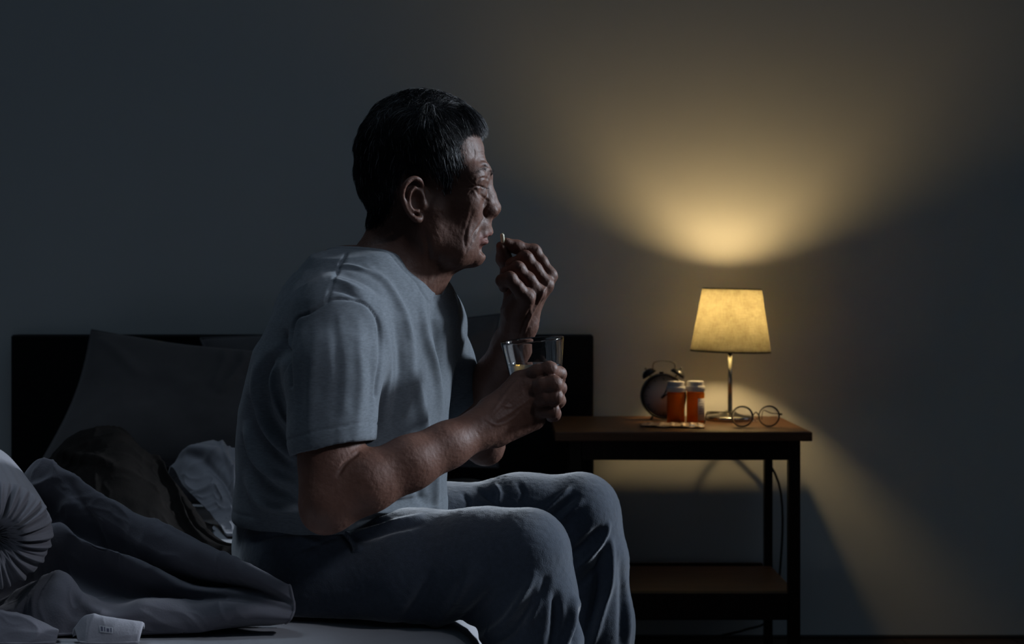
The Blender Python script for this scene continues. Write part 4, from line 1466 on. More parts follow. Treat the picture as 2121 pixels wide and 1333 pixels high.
def build_shirt():
    h = 0.0021
    v = Vol((-0.42, 1.63, 0.485), (0.02, 2.30, 0.93), h)
    v.put(f_torso, (-0.42, 1.63, 0.46), (0.02, 2.30, 0.93), 0)
    # shoulders, upper back, sleeves
    v.chain([P(706, 668, 1.800), P(752, 610, 1.875), P(790, 590, 1.93), P(855, 622, 1.995), P(888, 668, 2.03)], [.058, .055, .050, .046, .046], 0.05, inner=.03)
    v.ell(P(700, 640, 1.935), (.070, .125, .075), 0.04)
    v.chain(SL_N, [.0500, .0530, .0500], 0.020)
    v.cone(P(690, 760, 1.752), P(684, 900, 1.730), .050, .047, .02)
    v.chain(SL_F, [.0460, .0490, .0520], 0.020)
    # folds: soft ridges on the back, under the arm, down the front
    R = lambda pts, rs, k=.02, sub=False: v.chain([P(*p) for p in pts], rs, k, sub, inner=.01)
    tmp = v.a.copy()
    # openings: sleeve ends, hem, neck
    _, X, Y, Z = v.grid(v.lo, v.lo + v.h * v.n)
    inner = v.a + 0.0042

    def plane(pt, n):
        n = np.array(n, float) / np.linalg.norm(n)
        return (X - pt[0]) * n[0] + (Y - pt[1]) * n[1] + (Z - pt[2]) * n[2]
    # the near sleeve ends on a slanted plane that also leans towards the camera
    dn = SL_N[2] - SL_N[1]
    capn = plane(P(692, 928, 1.722), (.20, -.16, -.95))
    near_zone = d_cone(X, Y, Z, SL_N[1], P(688, 1000, 1.715), .075, .085)
    cutn = np.maximum(capn * -1, near_zone)              # <0 : beyond the cuff
    capf = plane(P(962, 828, 2.13), (.60, .20, -.77))
    far_zone = d_cone(X, Y, Z, SL_F[1], P(962, 905, 2.165), .065, .085)
    cutf = np.maximum(-capf, far_zone)
    v.a = np.maximum(v.a, -np.maximum(-capn, np.maximum(near_zone, -(f_torso(X, Y, Z) - .004))))
    v.a = np.maximum(v.a, -np.maximum(-capf, np.maximum(far_zone, -(f_torso(X, Y, Z) - .004))))
    # hollow sleeves
    for ax, r0, r1, cap in ((SL_N, .047, .0455, capn), (SL_F, .044, .0470, capf)):
        hol = d_cone(X, Y, Z, ax[1] * .75 + ax[2] * .25, ax[2] + (ax[2] - ax[1]) * .35, r0, r1)
        v.a = smax(v.a, -hol, .003)
    hem = plane(P(700, 1066, 1.985), (-.02, 0.0, -1))
    v.a = smax(v.a, hem, .003)
    # hollow at the hem, so it hangs as cloth
    hh = np.maximum(f_torso(X, Y, Z, -.0075), -(hem + .035))
    v.a = smax(v.a, -hh, .003)
    v.a = smax(v.a, -neck_cut(X, Y, Z), .004)
    V, F = v.mesh()
    V = smooth_mesh(V, F, 3, 0.5)
    N = vnormals(V, F)
    Q = pix(V)
    disp = np.zeros(len(V))
    face = N[:, 1] < 0.25

    def fold(pts, wd, hgt, msk=None, asym=0.0):
        nonlocal disp
        d, t = seg_dist(Q, catmull([np.array(p, float) for p in pts], 6))
        s = np.sin(np.clip(t * .94 + .03, 0, 1) * math.pi) ** .7
        disp += np.where(face if msk is None else msk, 1.7 * hgt * np.exp(-(d / wd) ** 2) * s, 0)
    # distance from the near sleeve axis tells sleeve from body
    ds, _ = seg_dist(V, SL_N + [P(688, 1000, 1.715)])
    body_ = (ds > .060) & face
    slv = (ds < .064) & face
    # back folds that fan out below the arm pit
    for pts, wd, hg in (([(606, 700), (560, 760), (545, 810), (560, 870), (606, 920)], 12, -.008), ([(540, 745), (535, 810), (552, 880), (600, 945)], 9, .008),
                        ([(522, 830), (530, 880), (560, 930), (608, 965)], 10, -.008), ([(515, 880), (525, 930), (560, 975), (612, 1000)], 9, .007),
                        ([(575, 720), (572, 790), (590, 850), (606, 880)], 9, .008), ([(510, 910), (520, 965), (560, 1008), (615, 1030)], 10, -.006),
                        ([(590, 690), (600, 760), (605, 820)], 7, -.007), ([(508, 985), (530, 1030), (580, 1052), (640, 1058)], 9, .005)):
        fold(pts, wd, hg, body_)
    # pulled cloth over the shoulder
    for pts, wd, hg in (([(690, 562), (725, 568), (760, 585), (790, 612)], 4.5, -.0035), ([(688, 575), (720, 588), (750, 600)], 4.5, .0035), ([(686, 598), (716, 600), (748, 618)], 5, -.003),
                        ([(700, 548), (735, 552), (775, 570)], 4, .003), ([(760, 552), (800, 590), (830, 640), (845, 700)], 7, .0035), ([(790, 640), (800, 760), (790, 880)], 9, .004),
                        ([(835, 640), (850, 740), (838, 860)], 9, .003), ([(815, 640), (828, 760), (812, 880)], 8, -.0035)):
        fold(pts, wd, hg * .8, face & (ds > .050))
    # front: long hanging folds, and the crumpled hem
    for pts, wd, hg in (([(868, 618), (880, 700), (905, 780), (915, 850)], 8, .005), ([(895, 640), (912, 720), (922, 800)], 7, -.005), ([(850, 760), (870, 850), (880, 930)], 10, .004),
                        ([(905, 930), (900, 1000), (905, 1060)], 7, .004), ([(760, 1035), (820, 1042), (880, 1030)], 6, -.004), ([(720, 1050), (800, 1058), (900, 1050)], 5, .004),
                        ([(830, 960), (860, 1000), (880, 1045)], 8, -.003)):
        fold(pts, wd, hg, face & (ds > .056))
    # sleeve: vertical creases
    for pts, wd, hg in (([(655, 660), (648, 760), (640, 900)], 10, .0030), ([(690, 650), (700, 760), (690, 900)], 9, -.0030), ([(742, 660), (748, 780), (738, 900)], 8, .0035), ([(765, 680), (770, 780), (760, 890)], 6, -.0025),
                        ([(620, 700), (622, 800), (630, 920)], 8, -.0025)):
        fold(pts, wd * 1.2, hg * .42, slv)
    # seams: armhole, shoulder yoke, sleeve hem, body hem, collar band
    def seam(d, wd, dep, m):
        nonlocal disp
        disp += np.where(m, -dep * np.exp(-(d / wd) ** 2), 0)
    arm = catmull([np.array(p, float) for p in [(606, 800), (603, 720), (612, 662), (640, 648), (672, 628), (690, 618), (720, 617), (750, 625), (772, 645), (783, 675), (785, 740), (778, 820)]], 6)
    d, t = seg_dist(Q, arm)
    seam(d, 2.4, .0034, face)
    d, t = seg_dist(Q, [np.array(p, float) for p in [(716, 520), (698, 560), (686, 590), (676, 624)]])
    seam(d, 2.6, .0026, face & (N[:, 1] < .1))
    nh = np.array((.20, -.16, -.95)) / np.linalg.norm((.20, -.16, -.95))
    dh = np.abs((V - P(692, 928, 1.722)) @ nh + .020)
    seam(dh, .0012, .0012, (ds < .062) & face)
    fh = np.array((.60, .20, -.77)) / np.linalg.norm((.60, .20, -.77))
    df_, _ = seg_dist(V, SL_F + [P(962, 905, 2.165)])
    seam(np.abs((V - P(962, 828, 2.13)) @ fh + .020), .0012, .0012, df_ < .062)
    seam(np.abs(V[:, 2] - (P(700, 1066, 1.985)[2] + .020)), .0012, .0010, ds > .056)
    nc = neck_cut(V[:, 0], V[:, 1], V[:, 2])
    seam(np.abs(nc - .016), .0014, .0013, nc < .05)
    disp += np.where(nc < .016, .0012, 0)
    big = vnoise(V * 14, 51) * .0028 + vnoise(V * 30, 52) * .0014 + vnoise(V * np.array([90, 90, 50]), 53) * .0004
    V = V + N * (disp + big)[:, None]
    V = smooth_mesh(V, F, 1, .4)
    return V, F


V, F = build_shirt()
shirt = big_obj('t_shirt', V, F, M_shirt, man)


# ---- trousers ------------------------------------------------------------------------
def build_pants():
    v = Vol((-0.42, 1.62, 0.035), (0.30, 2.30, 0.60), 0.0027)
    # seat and hips
    v.ell(P(688, 1128, 2.000), (.122, .160, .100), 0)
    v.ell(P(702, 1090, 1.990), (.132, .158, .075), 0.04)
    v.chain([P(635, 1150, 1.90), P(612, 1148, 2.0), P(640, 1140, 2.10)], [.080, .078, .080], .03)
    # thighs
    v.chain([P(640, 1180, 1.905), P(860, 1180, 1.850), P(1000, 1165, 1.815), KNN + np.array([0, 0, .002])], [.083, .074, .065, .0530], 0.03)
    v.chain([P(660, 1150, 2.08), P(900, 1110, 2.095), P(1080, 1080, 2.105), KNF + np.array([.002, 0, .004])], [.084, .075, .066, .0600], 0.03)
    # lower legs: loose, hanging cloth
    v.chain([KNN + np.array([0, 0, 0]), P(1099, 1230, 1.790), P(1100, 1340, 1.792), np.array([.035, 1.795, .20]), np.array([.035, 1.80, .06])], [.0525, .0560, .0600, .060, .058], 0.02)
    v.chain([KNF + np.array([0, 0, 0]), P(1216, 1160, 2.105), P(1227, 1290, 2.108), np.array([.125, 2.11, .20]), np.array([.125, 2.115, .06])], [.0585, .0575, .0590, .058, .057], 0.02)
    # slack cloth behind the near knee
    v.chain([P(900, 1262, 1.84), P(960, 1280, 1.825), P(1040, 1275, 1.805)], [.022, .022, .028], .03)
    _, X, Y, Z = v.grid(v.lo, v.lo + v.h * v.n)
    v.a = smax(v.a, .052 - Z + 0 * X, .003)
    v.a = smax(v.a, (MAT_Z + .0025 - Z) - np.maximum(X + .045, 0) * 3, .012)      # pressed flat on the mattress
    for c_, r_ in ((np.array([.035, 1.80, .05]), .054), (np.array([.125, 2.115, .05]), .053)):
        v.cone(c_ - (0, 0, .05), c_ + (0, 0, .04), r_, r_, .003, True)
    V, F = v.mesh()
    V = smooth_mesh(V, F, 3, .5)
    N = vnormals(V, F)
    Q = pix(V)
    disp = np.zeros(len(V))
    near = V[:, 1] < 1.96
    face = N[:, 1] < .35

    def fold(pts, wd, hgt, msk):
        nonlocal disp
        d, t = seg_dist(Q, catmull([np.array(p, float) for p in pts], 6))
        s = np.sin(np.clip(t * .9 + .05, 0, 1) * math.pi) ** .6
        disp += np.where(msk & face, hgt * np.exp(-(d / wd) ** 2) * s, 0)
    nr, fr = near, ~near
    # far leg: folds that gather behind the knee and run down the shin
    for pts, wd, hg in (([(1125, 1060), (1160, 1030), (1180, 1012)], 5, .005), ([(1150, 1085), (1180, 1060), (1205, 1040)], 6, .005), ([(1140, 1070), (1168, 1045), (1192, 1026)], 6, -.006), ([(1190, 1180), (1225, 1150), (1252, 1110), (1262, 1085)], 5, .008),
                        ([(1180, 1150), (1215, 1120), (1240, 1095)], 8, -.009), ([(1195, 1215), (1230, 1180), (1255, 1140)], 9, -.007),
                        ([(1265, 1120), (1262, 1200), (1240, 1290), (1225, 1340)], 7, .009), ([(1245, 1150), (1238, 1230), (1215, 1320)], 10, -.009), ([(1285, 1160), (1290, 1240), (1285, 1340)], 8, -.006),
                        ([(1295, 1200), (1302, 1280), (1300, 1340)], 6, .005), ([(990, 1012), (1010, 1030), (1035, 1050)], 6, -.004), ([(1025, 1002), (1035, 1020), (1030, 1045)], 5, .004),
                        ([(960, 1020), (970, 1040), (965, 1060)], 5, -.004), ([(1075, 1000), (1085, 1020), (1078, 1040)], 5, -.003)):
        fold(pts, wd, hg, fr)
    # near leg
    for pts, wd, hg in (([(1185, 1240), (1180, 1290), (1165, 1345)], 7, .009), ([(1190, 1235), (1205, 1290), (1212, 1345)], 6, .006), ([(1195, 1262), (1192, 1300), (1190, 1345)], 7, -.010), ([(1150, 1230), (1150, 1290), (1140, 1345)], 9, -.008),
                        ([(1000, 1320), (1050, 1280), (1090, 1220), (1105, 1190)], 9, .008), ([(1010, 1335), (1065, 1300), (1110, 1240), (1130, 1200)], 9, -.008), ([(880, 1315), (920, 1270), (960, 1210), (980, 1170)], 12, .007), ([(920, 1320), (980, 1270), (1020, 1220)], 11, -.008),
                        ([(830, 1290), (860, 1250), (890, 1190)], 12, -.005), ([(1090, 1300), (1110, 1250), (1120, 1210)], 8, .006)):
        fold(pts, wd, hg, nr)
    # lap: waistband gathers and the pocket
    for pts, wd, hg in (([(700, 1100), (740, 1085), (800, 1078)], 6, -.005), ([(700, 1095), (720, 1120), (728, 1140)], 4, -.006), ([(712, 1098), (742, 1130), (735, 1140)], 5, .004), ([(735, 1105), (800, 1085), (870, 1068)], 6, .005), ([(740, 1120), (800, 1100), (870, 1085)], 6, -.004),
                        ([(620, 1110), (670, 1125), (720, 1100)], 6, .004), ([(610, 1145), (680, 1120), (720, 1105)], 4, -.004), ([(520, 1120), (560, 1110), (620, 1100)], 6, -.004)):
        fold(pts, wd, hg, nr)
    big = vnoise(V * 12, 61) * .0035 + vnoise(V * 28, 62) * .0012
    fuzz = vnoise(V * 260, 63) * .0003
    V = V + N * (disp + big * np.clip((V[:, 2] - MAT_Z) / .02 + (V[:, 0] > -.03), 0, 1) + fuzz)[:, None]
    return V, F


V, F = build_pants()
pants = big_obj('trousers', V, F, M_pants, man)
# ---- hair -------------------------------------------------------------------------------
def build_hair():
    Vh, Fh = head_unyawed, hf
    Nh = vnormals(Vh, Fh)
    Qh = folded_pix(Vh)
    ear_ = (HD - np.where(Vh[:, 1] > HD, 2 * HD - Vh[:, 1], Vh[:, 1])) > .079
    msk = in_poly(Qh, HAIR_POLY) & ~ear_
    # distance inside the hairline (px) for a soft edge
    d, _ = seg_dist(Qh, list(HAIR_POLY[:21]))
    d = np.where(msk, d, -d)
    top = np.clip((330 - Qh[:, 1]) / 130, 0, 1)
    thick = (.0025 + .0060 * top + .0015 * np.clip((880 - Qh[:, 0]) / 100, 0, 1)) * np.clip((d - 4) / 40, 0, 1) ** .7
    thick += .0065 * np.exp(-((Qh[:, 0] - 980) / 34) ** 2 - ((Qh[:, 1] - 243) / 26) ** 2) * np.clip((d - 4) / 14, 0, 1)
    lump = vnoise(Vh * np.array([60, 60, 60]), 71) * .0022 + vnoise(Vh * 150, 72) * .0010
    cap = Vh + Nh * (thick * (1 + 0) + lump * np.clip(d / 18, 0, 1) + .0002)[:, None]
    keep = d > 5
    fm = keep[Fh].all(1)
    used = np.unique(Fh[fm])
    rem = np.full(len(Vh), -1)
    rem[used] = np.arange(len(used))
    capV, capF = yaw_head(cap[used]), rem[Fh[fm]]
    hair = big_obj('hair', capV, capF, M_hair, man)
    hair['kind'] = 'stuff'
    # strands
    ok = np.where((d > -9 * rng.random(len(d)) ** 2.2) & ~ear_ & (np.abs(d) < 900))[0]
    n = 26000
    pick = rng.choice(ok, n)
    root = cap[pick] - Nh[pick] * .0006 + rng.normal(0, .0006, (n, 3))
    nn = Nh[pick]
    q = Qh[pick]
    tp = np.clip((300 - q[:, 1]) / 90, 0, 1)[:, None]
    fr = np.clip((q[:, 0] - 800) / 160, 0, 1)[:, None]
    flow = tp * (fr * np.array([.95, 0, .05]) + (1 - fr) * np.array([-.35, 0, .1])) + (1 - tp) * (np.array([.28, 0, -.9]) * fr + (1 - fr) * np.array([-.12, 0, -.95]))
    flow = flow + np.stack([vnoise(root * 45, 75), vnoise(root * 45, 76), vnoise(root * 45, 77)], 1) * .45 + rng.normal(0, .16, (n, 3))
    flow -= nn * np.sum(flow * nn, 1, keepdims=True)
    flow /= np.linalg.norm(flow, axis=1, keepdims=True)
    L = (.010 + .016 * tp[:, 0] * (.5 + .5 * fr[:, 0]) + .004 * rng.random(n)) * np.clip(.36 + d[pick] / 42, .2, 1)
    front = np.exp(-((q[:, 0] - 985) / 26) ** 2 - ((q[:, 1] - 250) / 18) ** 2)
    L += front * .010
    lift = (.30 + .25 * tp[:, 0] + rng.random(n) * .25)[:, None]
    grey_p = .025 + .30 * np.exp(-((q[:, 0] - 925) / 34) ** 2 - ((q[:, 1] - 345) / 52) ** 2) + .45 * front + .03 * tp[:, 0]
    grey = rng.random(n) < grey_p
    segs = 4
    W0 = .00030
    for name, sel in (('strands', ~grey), ('grey_strands', grey)):
        idx = np.where(sel)[0]
        m = len(idx)
        r, nn_, f_, l_ = root[idx], nn[idx], flow[idx], L[idx][:, None]
        lf = lift[idx]
        side = np.cross(nn_, f_)
        P_ = []
        for s_ in range(segs + 1):
            t = s_ / segs
            c = r + f_ * l_ * t + nn_ * l_ * (lf * t * (1 - .75 * t)) + np.array([0, 0, -1]) * (l_ * .25 * t * t)
            wdt = W0 * (1 - t * .85) * (1.0 if name == 'strands' else 1.0)
            for a in (0, 2.094, 4.189):
                P_.append(yaw_head(c + side * (wdt * math.cos(a)) + nn_ * (wdt * math.sin(a))))
        V = np.stack(P_, 1).reshape(-1, 3)
        per = (segs + 1) * 3
        fq = []
        for s_ in range(segs):
            for k_ in range(3):
                k2 = (k_ + 1) % 3
                fq.append((s_ * 3 + k_, s_ * 3 + k2, s_ * 3 + 3 + k2, s_ * 3 + 3 + k_))
        fq = np.array(fq)
        F = (fq[None] + (np.arange(m) * per)[:, None, None]).reshape(-1, 4)
        o = big_obj(name, V, F, M_hair if name == 'strands' else M_greyhair, hair)
        o['kind'] = 'stuff'
        if name == 'grey_strands':
            o['label'] = 'grey hairs at the temple and fringe'
    # eyebrows
    n = 230
    t = rng.random(n)
    for nm, mir in (('eyebrow', False), ('eyebrow', True)):
        path = catmull([H(1010, 361, -.008), H(1003, 356, -.020), H(990, 354, -.034), H(972, 362, -.050)], 12)
        path = np.array(path)
        c = np.stack([np.interp(t * (len(path) - 1), np.arange(len(path)), path[:, d_]) for d_ in range(3)], 1)
        out = np.stack([np.interp(t, [0, 1], [1, .35]), np.interp(t, [0, 1], [-.25, -.95]), 0 * t], 1)
        out /= np.linalg.norm(out, axis=1, keepdims=True)
        V, F = [], []
        # settle the roots on the skin
        for i in range(n):
            j = np.argmin(np.sum((Vh - c[i]) ** 2, 1))
            p = Vh[j] + rng.normal(0, .0014, 3) * np.array([.6, 1, 1])
            o_ = Nh[j]
            dr = np.array([-.45, -.75, .30]) if not mir else np.array([-.45, -.75, .30])
            dr = dr - o_ * (dr @ o_) + o_ * .35 + rng.normal(0, .18, 3)
            dr /= np.linalg.norm(dr)
            ln = .0055 + .003 * rng.random()
            e = p + dr * ln
            s_ = np.cross(dr, o_); s_ /= np.linalg.norm(s_) + 1e-9
            b = len(V)
            ps = [p - s_ * .00016, p + s_ * .00016, p + o_ * .0002, e]
            V += [np.array(x_) for x_ in ps]
            F += [(b, b + 1, b + 3), (b + 1, b + 2, b + 3), (b + 2, b, b + 3)]
        V = np.array(V)
        if mir:
            V[:, 1] = 2 * HD - V[:, 1]
        o = big_obj(nm, yaw_head(V), np.array(F), M_hair, man)
        o['kind'] = 'stuff'


build_hair()

# ---- the glass of water and the capsule he holds ---------------------------------------
M_glass = mat('clear_glass', (1, 1, 1), 0.0, 0.5, trans=1.0, ior=1.47)
M_water = mat('water', (0.97, 1.0, 0.98), 0.0, 0.5, trans=1.0, ior=1.33)
gR, gr_, gH = .0412, .0262, .098
ga = Vector((-math.sin(math.radians(5.9)), -math.sin(math.radians(2.0)), 1)).normalized()      # the glass leans to his lips
gt = Vector(P(1102.5, 703, 1.845))
g0 = gt - ga * gH
glass = thing('drinking_glass', 'clear tapered tumbler half full of water, held in the near hand', 'glass', g0)
th_ = .0016
prof = [(0, 0), (gr_ - .003, 0), (gr_, .003)] + [(gr_ + (gR - gr_) * t, .003 + (gH - .003) * t) for t in np.linspace(.1, .985, 8)] + [(gR - .0002, gH), (gR - th_ * .6, gH + .0004), (gR - th_, gH - .0004)]
inn = [(gr_ - th_ + (gR - gr_) * t, .003 + (gH - .003) * t) for t in np.linspace(.97, .08, 8)] + [(gr_ - .004, .0075), (0, .007)]
MB().lathe(prof + inn, g0, 72, axis=ga, cap=False).build('glass_body', M_glass, glass)
# water: fills the inside up to a level surface
wlev = P(0, 752, 1.845)[2]
qv = Vector((0, 0, 1)).rotation_difference(ga)
V, F = [], []
nw, rw_ = 64, 14
for j in range(rw_ + 1):
    for i in range(nw):
        a = 2 * math.pi * i / nw
        # follow the wall line up to the water level
        lo_h, hi_h = .0072, gH
        for _ in range(24):
            m_ = (lo_h + hi_h) / 2
            r = gr_ - th_ + (gR - gr_) * max(0, (m_ - .003) / (gH - .003)) - .00015
            p = g0 + qv @ Vector((r * math.cos(a), r * math.sin(a), m_))
            if p.z < wlev: lo_h = m_
            else: hi_h = m_
        hmax = lo_h
        h_ = .0074 + (hmax - .0074) * j / rw_
        r = gr_ - th_ + (gR - gr_) * max(0, (h_ - .003) / (gH - .003)) - .00015
        if j == 0:
            r -= .0025
        V.append(g0 + qv @ Vector((r * math.cos(a), r * math.sin(a), h_)))
for j in range(rw_):
    for i in range(nw):
        F.append((j * nw + i, j * nw + (i + 1) % nw, (j + 1) * nw + (i + 1) % nw, (j + 1) * nw + i))
F.append(tuple(range(nw - 1, -1, -1)))
F.append(tuple(rw_ * nw + i for i in range(nw)))
water = obj('water', V, F, M_water, glass)
sharp(water, 50)
ca = Vector((-.12, -.05, 1)).normalized()
c0 = Vector(PILL) - ca * .0095
M_caps = mat('capsule', (0.62, 0.58, 0.42), 0.3, 0.5)
pl = [(0, 0)] + [(.0030 * math.sin(t), .0030 - .0030 * math.cos(t)) for t in np.linspace(.3, 1.57, 6)] + [(.0030 * math.cos(t), .0120 + .0030 * math.sin(t)) for t in np.linspace(0, 1.3, 6)] + [(0, .0150)]
cp_ = MB().lathe(pl, c0, 24, axis=ca, cap=False).build('capsule', M_caps)
tag(cp_, 'pale yellow capsule pinched between thumb and forefinger near his lips', 'pill')
# ------------------------------------------------------------------ bedding
M_duvet = mat('duvet_cotton', (0.118, 0.114, 0.132), 0.8, 0.2, var=0.08, vscale=30, bump=0.3, bscale=380, sheen=0.25)
M_throw = mat('dark_brown_throw', (0.0075, 0.0055, 0.0045), 0.9, 0.15, var=0.5, vscale=24, bump=0.4, bscale=300)
M_light = mat('light_sheet_cotton', (0.27, 0.265, 0.29), 0.85, 0.15, var=0.08, vscale=30, bump=0.3, bscale=400, sheen=0.2)


def spline_grid(C, nu, nv):
    """C: rows x cols x 3 control points -> smooth surface through them"""
    def up(A, n):
        m = len(A) - 1
        t = np.linspace(0, m, n)
        i = np.minimum(t.astype(int), m - 1)
        f = (t - i)[:, None, None]
        E = np.concatenate([2 * A[:1] - A[1:2], A, 2 * A[-1:] - A[-2:-1]])
        a, b, c, d = E[i], E[i + 1], E[i + 2], E[i + 3]
        return 0.5 * (2 * b + (c - a) * f + (2 * a - 5 * b + 4 * c - d) * f ** 2 + (3 * b - a - 3 * c + d) * f ** 3)
    S1 = up(C, nu)
    return up(S1.transpose(1, 0, 2), nv).transpose(1, 0, 2)


def cloth(name, rows, m, label, cat, nu=150, nv=150, thick=.006, amp=.006, folds=(), seed=1, parent=None, fine=1.0, floor=None, taper=99):
    C = np.array([[P(*p) for p in r] for r in rows])
    G = spline_grid(C, nu, nv)
    n0, n1 = G.shape[:2]
    V = G.reshape(-1, 3)
    I = np.arange(n0 * n1).reshape(n0, n1)
    F = np.stack([I[:-1, :-1], I[1:, :-1], I[1:, 1:], I[:-1, 1:]], -1).reshape(-1, 4)
    N = vnormals(V, F)
    uv = np.stack(np.meshgrid(np.linspace(0, 1, n0), np.linspace(0, 1, n1), indexing='ij'), -1).reshape(-1, 2)
    q = V * 11 + seed * 17.3
    wq = q + np.stack([vnoise(q * .7, seed + 5), vnoise(q * .7, seed + 6), vnoise(q * .7, seed + 7)], 1) * .9
    rid = (1 - np.abs(vnoise(wq * 1.4, seed)) * 2.2)           # thin ridges, as in crumpled cotton
    d = vnoise(q, seed + 1) * amp + np.clip(rid, 0, 1) ** 2 * amp * .55 + np.clip(1 - np.abs(vnoise(wq * 3.1, seed + 2)) * 2.4, 0, 1) ** 2 * amp * .22 * fine + vnoise(q * 6, seed + 3) * amp * .06
    d *= np.clip((1 - uv[:, 1]) * taper, 0, 1)
    for (pts, wd, hgt) in folds:
        dd, t = seg_dist(uv, catmull([np.array(p, float) for p in pts], 6))
        d += hgt * np.exp(-(dd / wd) ** 2) * np.sin(np.clip(t * .92 + .04, 0, 1) * math.pi) ** .6
    V = V + N * d[:, None]
    Vb = V - N * thick
    if floor is not None:
        V[:, 2] = np.maximum(V[:, 2], floor + thick)
        Vb[:, 2] = np.maximum(Vb[:, 2], floor)
    k = len(V)
    Fall = np.concatenate([F, F[:, ::-1] + k] + [np.stack([l[:-1] + k, l[1:] + k, l[1:], l[:-1]], 1) for l in (I[:, 0], I[-1, :], I[::-1, -1], I[0, ::-1])])
    # check which way is out
    o = big_obj(name, np.concatenate([V, Vb]), Fall, m, parent)
    if label:
        tag(o, label, cat)
    return o, V.reshape(n0, n1, 3), N.reshape(n0, n1, 3)


FLR = MAT_Z + .0042
duvet_rows = [
    [(-40, 1190, 2.10), (60, 1195, 2.08), (142, 1200, 2.06), (248, 1205, 2.04), (340, 1212, 2.03), (430, 1218, 2.00), (508, 1272, 1.825), (586, 1290, 1.80)],
    [(-30, 1110, 2.05), (70, 966, 1.97), (142, 986, 1.94), (248, 1047, 1.89), (340, 1093, 1.86), (430, 1133, 1.83), (528, 1178, 1.788), (598, 1213, 1.772)],
    [(-30, 1140, 2.00), (72, 1000, 1.945), (150, 1035, 1.91), (250, 1095, 1.86), (340, 1145, 1.83), (430, 1176, 1.805), (530, 1200, 1.776), (607, 1238, 1.762)],
    [(-20, 1160, 1.97), (100, 1085, 1.945), (165, 1112, 1.915), (255, 1160, 1.88), (345, 1196, 1.850), (432, 1214, 1.838), (527, 1219, 1.797), (609, 1250, 1.760)],
    [(-20, 1200, 1.90), (108, 1092, 1.875), (170, 1117, 1.850), (240, 1142, 1.825), (310, 1174, 1.808), (390, 1214, 1.800), (505, 1228, 1.785), (610, 1258, 1.758)],
    [(-10, 1235, 1.88), (118, 1195, 1.870), (175, 1213, 1.855), (245, 1226, 1.840), (310, 1236, 1.822), (392, 1243, 1.800), (500, 1245, 1.778), (609, 1266, 1.756)],
    [(0, 1262, 1.83), (117, 1191, 1.790), (165, 1225, 1.770), (231, 1258, 1.757), (302, 1238, 1.755), (400, 1247, 1.757), (492, 1250, 1.752), (606, 1274, 1.750)],
    [(-5, 1270, 1.79), (108, 1245, 1.755), (155, 1280, 1.742), (218, 1298, 1.735), (300, 1285, 1.735), (398, 1288, 1.738), (500, 1280, 1.745), (600, 1284, 1.750)],
    [(-10, 1312, 1.78), (103, 1325, 1.735), (152, 1322, 1.737), (216, 1326, 1.735), (300, 1319, 1.742), (402, 1314, 1.752), (504, 1301, 1.780), (590, 1291, 1.775)]]
dv, DG, DN = cloth('duvet', duvet_rows, M_duvet, 'rumpled dark grey duvet folded over itself on the bed behind the man', 'duvet', 230, 230, .003, .0056,
                   folds=[([(.13, .52), (.15, .60), (.14, .68)], .008, .004), ([(.70, .05), (.78, .30), (.84, .55)], .03, .006), ([(.2, .28), (.3, .34), (.42, .38)], .02, -.005)], seed=3, floor=FLR, taper=2.5)
# rolled hem stitched along the duvet's edge
hem_ = [DG[i, -1] for i in range(12, 228, 3)]
MB().tube(hem_, .0016, 6).build('hem', M_duvet, dv)

throw_rows = [
    [(120, 1030, 2.78), (190, 1010, 2.78), (260, 1010, 2.76), (330, 1030, 2.72), (392, 1090, 2.62), (440, 1150, 2.52)],
    [(92, 968, 2.56), (160, 897, 2.55), (245, 885, 2.55), (310, 938, 2.52), (372, 1022, 2.46), (440, 1125, 2.36)],
    [(105, 1010, 2.44), (168, 950, 2.43), (250, 940, 2.42), (315, 985, 2.42), (375, 1055, 2.38), (472, 1124, 2.31)],
    [(110, 1060, 2.34), (170, 1030, 2.33), (250, 1030, 2.33), (312, 1060, 2.32), (380, 1105, 2.30), (502, 1134, 2.25)],
    [(110, 1172, 2.18), (170, 1172, 2.18), (250, 1172, 2.18), (312, 1176, 2.17), (385, 1176, 2.17), (510, 1172, 2.18)]]
tw, TG, TN = cloth('throw_blanket', throw_rows, M_throw, 'nearly black brown throw heaped on the bed below the left pillow', 'blanket', 150, 150, .006, .007,
                   folds=[([(.3, .62), (.5, .75), (.75, .88)], .02, .014), ([(.3, .72), (.5, .84), (.75, .95)], .02, -.010), ([(.35, .1), (.5, .2), (.6, .35)], .03, .012)], seed=8, floor=FLR)
sheet_rows = [
    [(345, 1046, 2.80), (420, 1044, 2.80), (480, 1044, 2.80), (570, 1044, 2.80)],
    [(352, 966, 2.735), (420, 927, 2.735), (478, 932, 2.735), (572, 943, 2.735)],
    [(385, 1012, 2.66), (432, 985, 2.66), (487, 985, 2.65), (572, 1000, 2.66)],
    [(440, 1068, 2.56), (468, 1058, 2.56), (500, 1056, 2.55), (575, 1062, 2.56)],
    [(470, 1112, 2.44), (486, 1112, 2.44), (508, 1110, 2.44), (572, 1106, 2.45)]]
cloth('top_sheet', sheet_rows, M_light, 'light grey crumpled sheet between the dark throw and the man', 'sheet', 150, 150, .005, .013, seed=14, floor=FLR,
      folds=[([(.25, .1), (.35, .3), (.4, .6)], .03, .012), ([(.35, .2), (.55, .5), (.8, .6)], .04, -.012), ([(.3, .55), (.5, .65), (.7, .6)], .03, .010)])
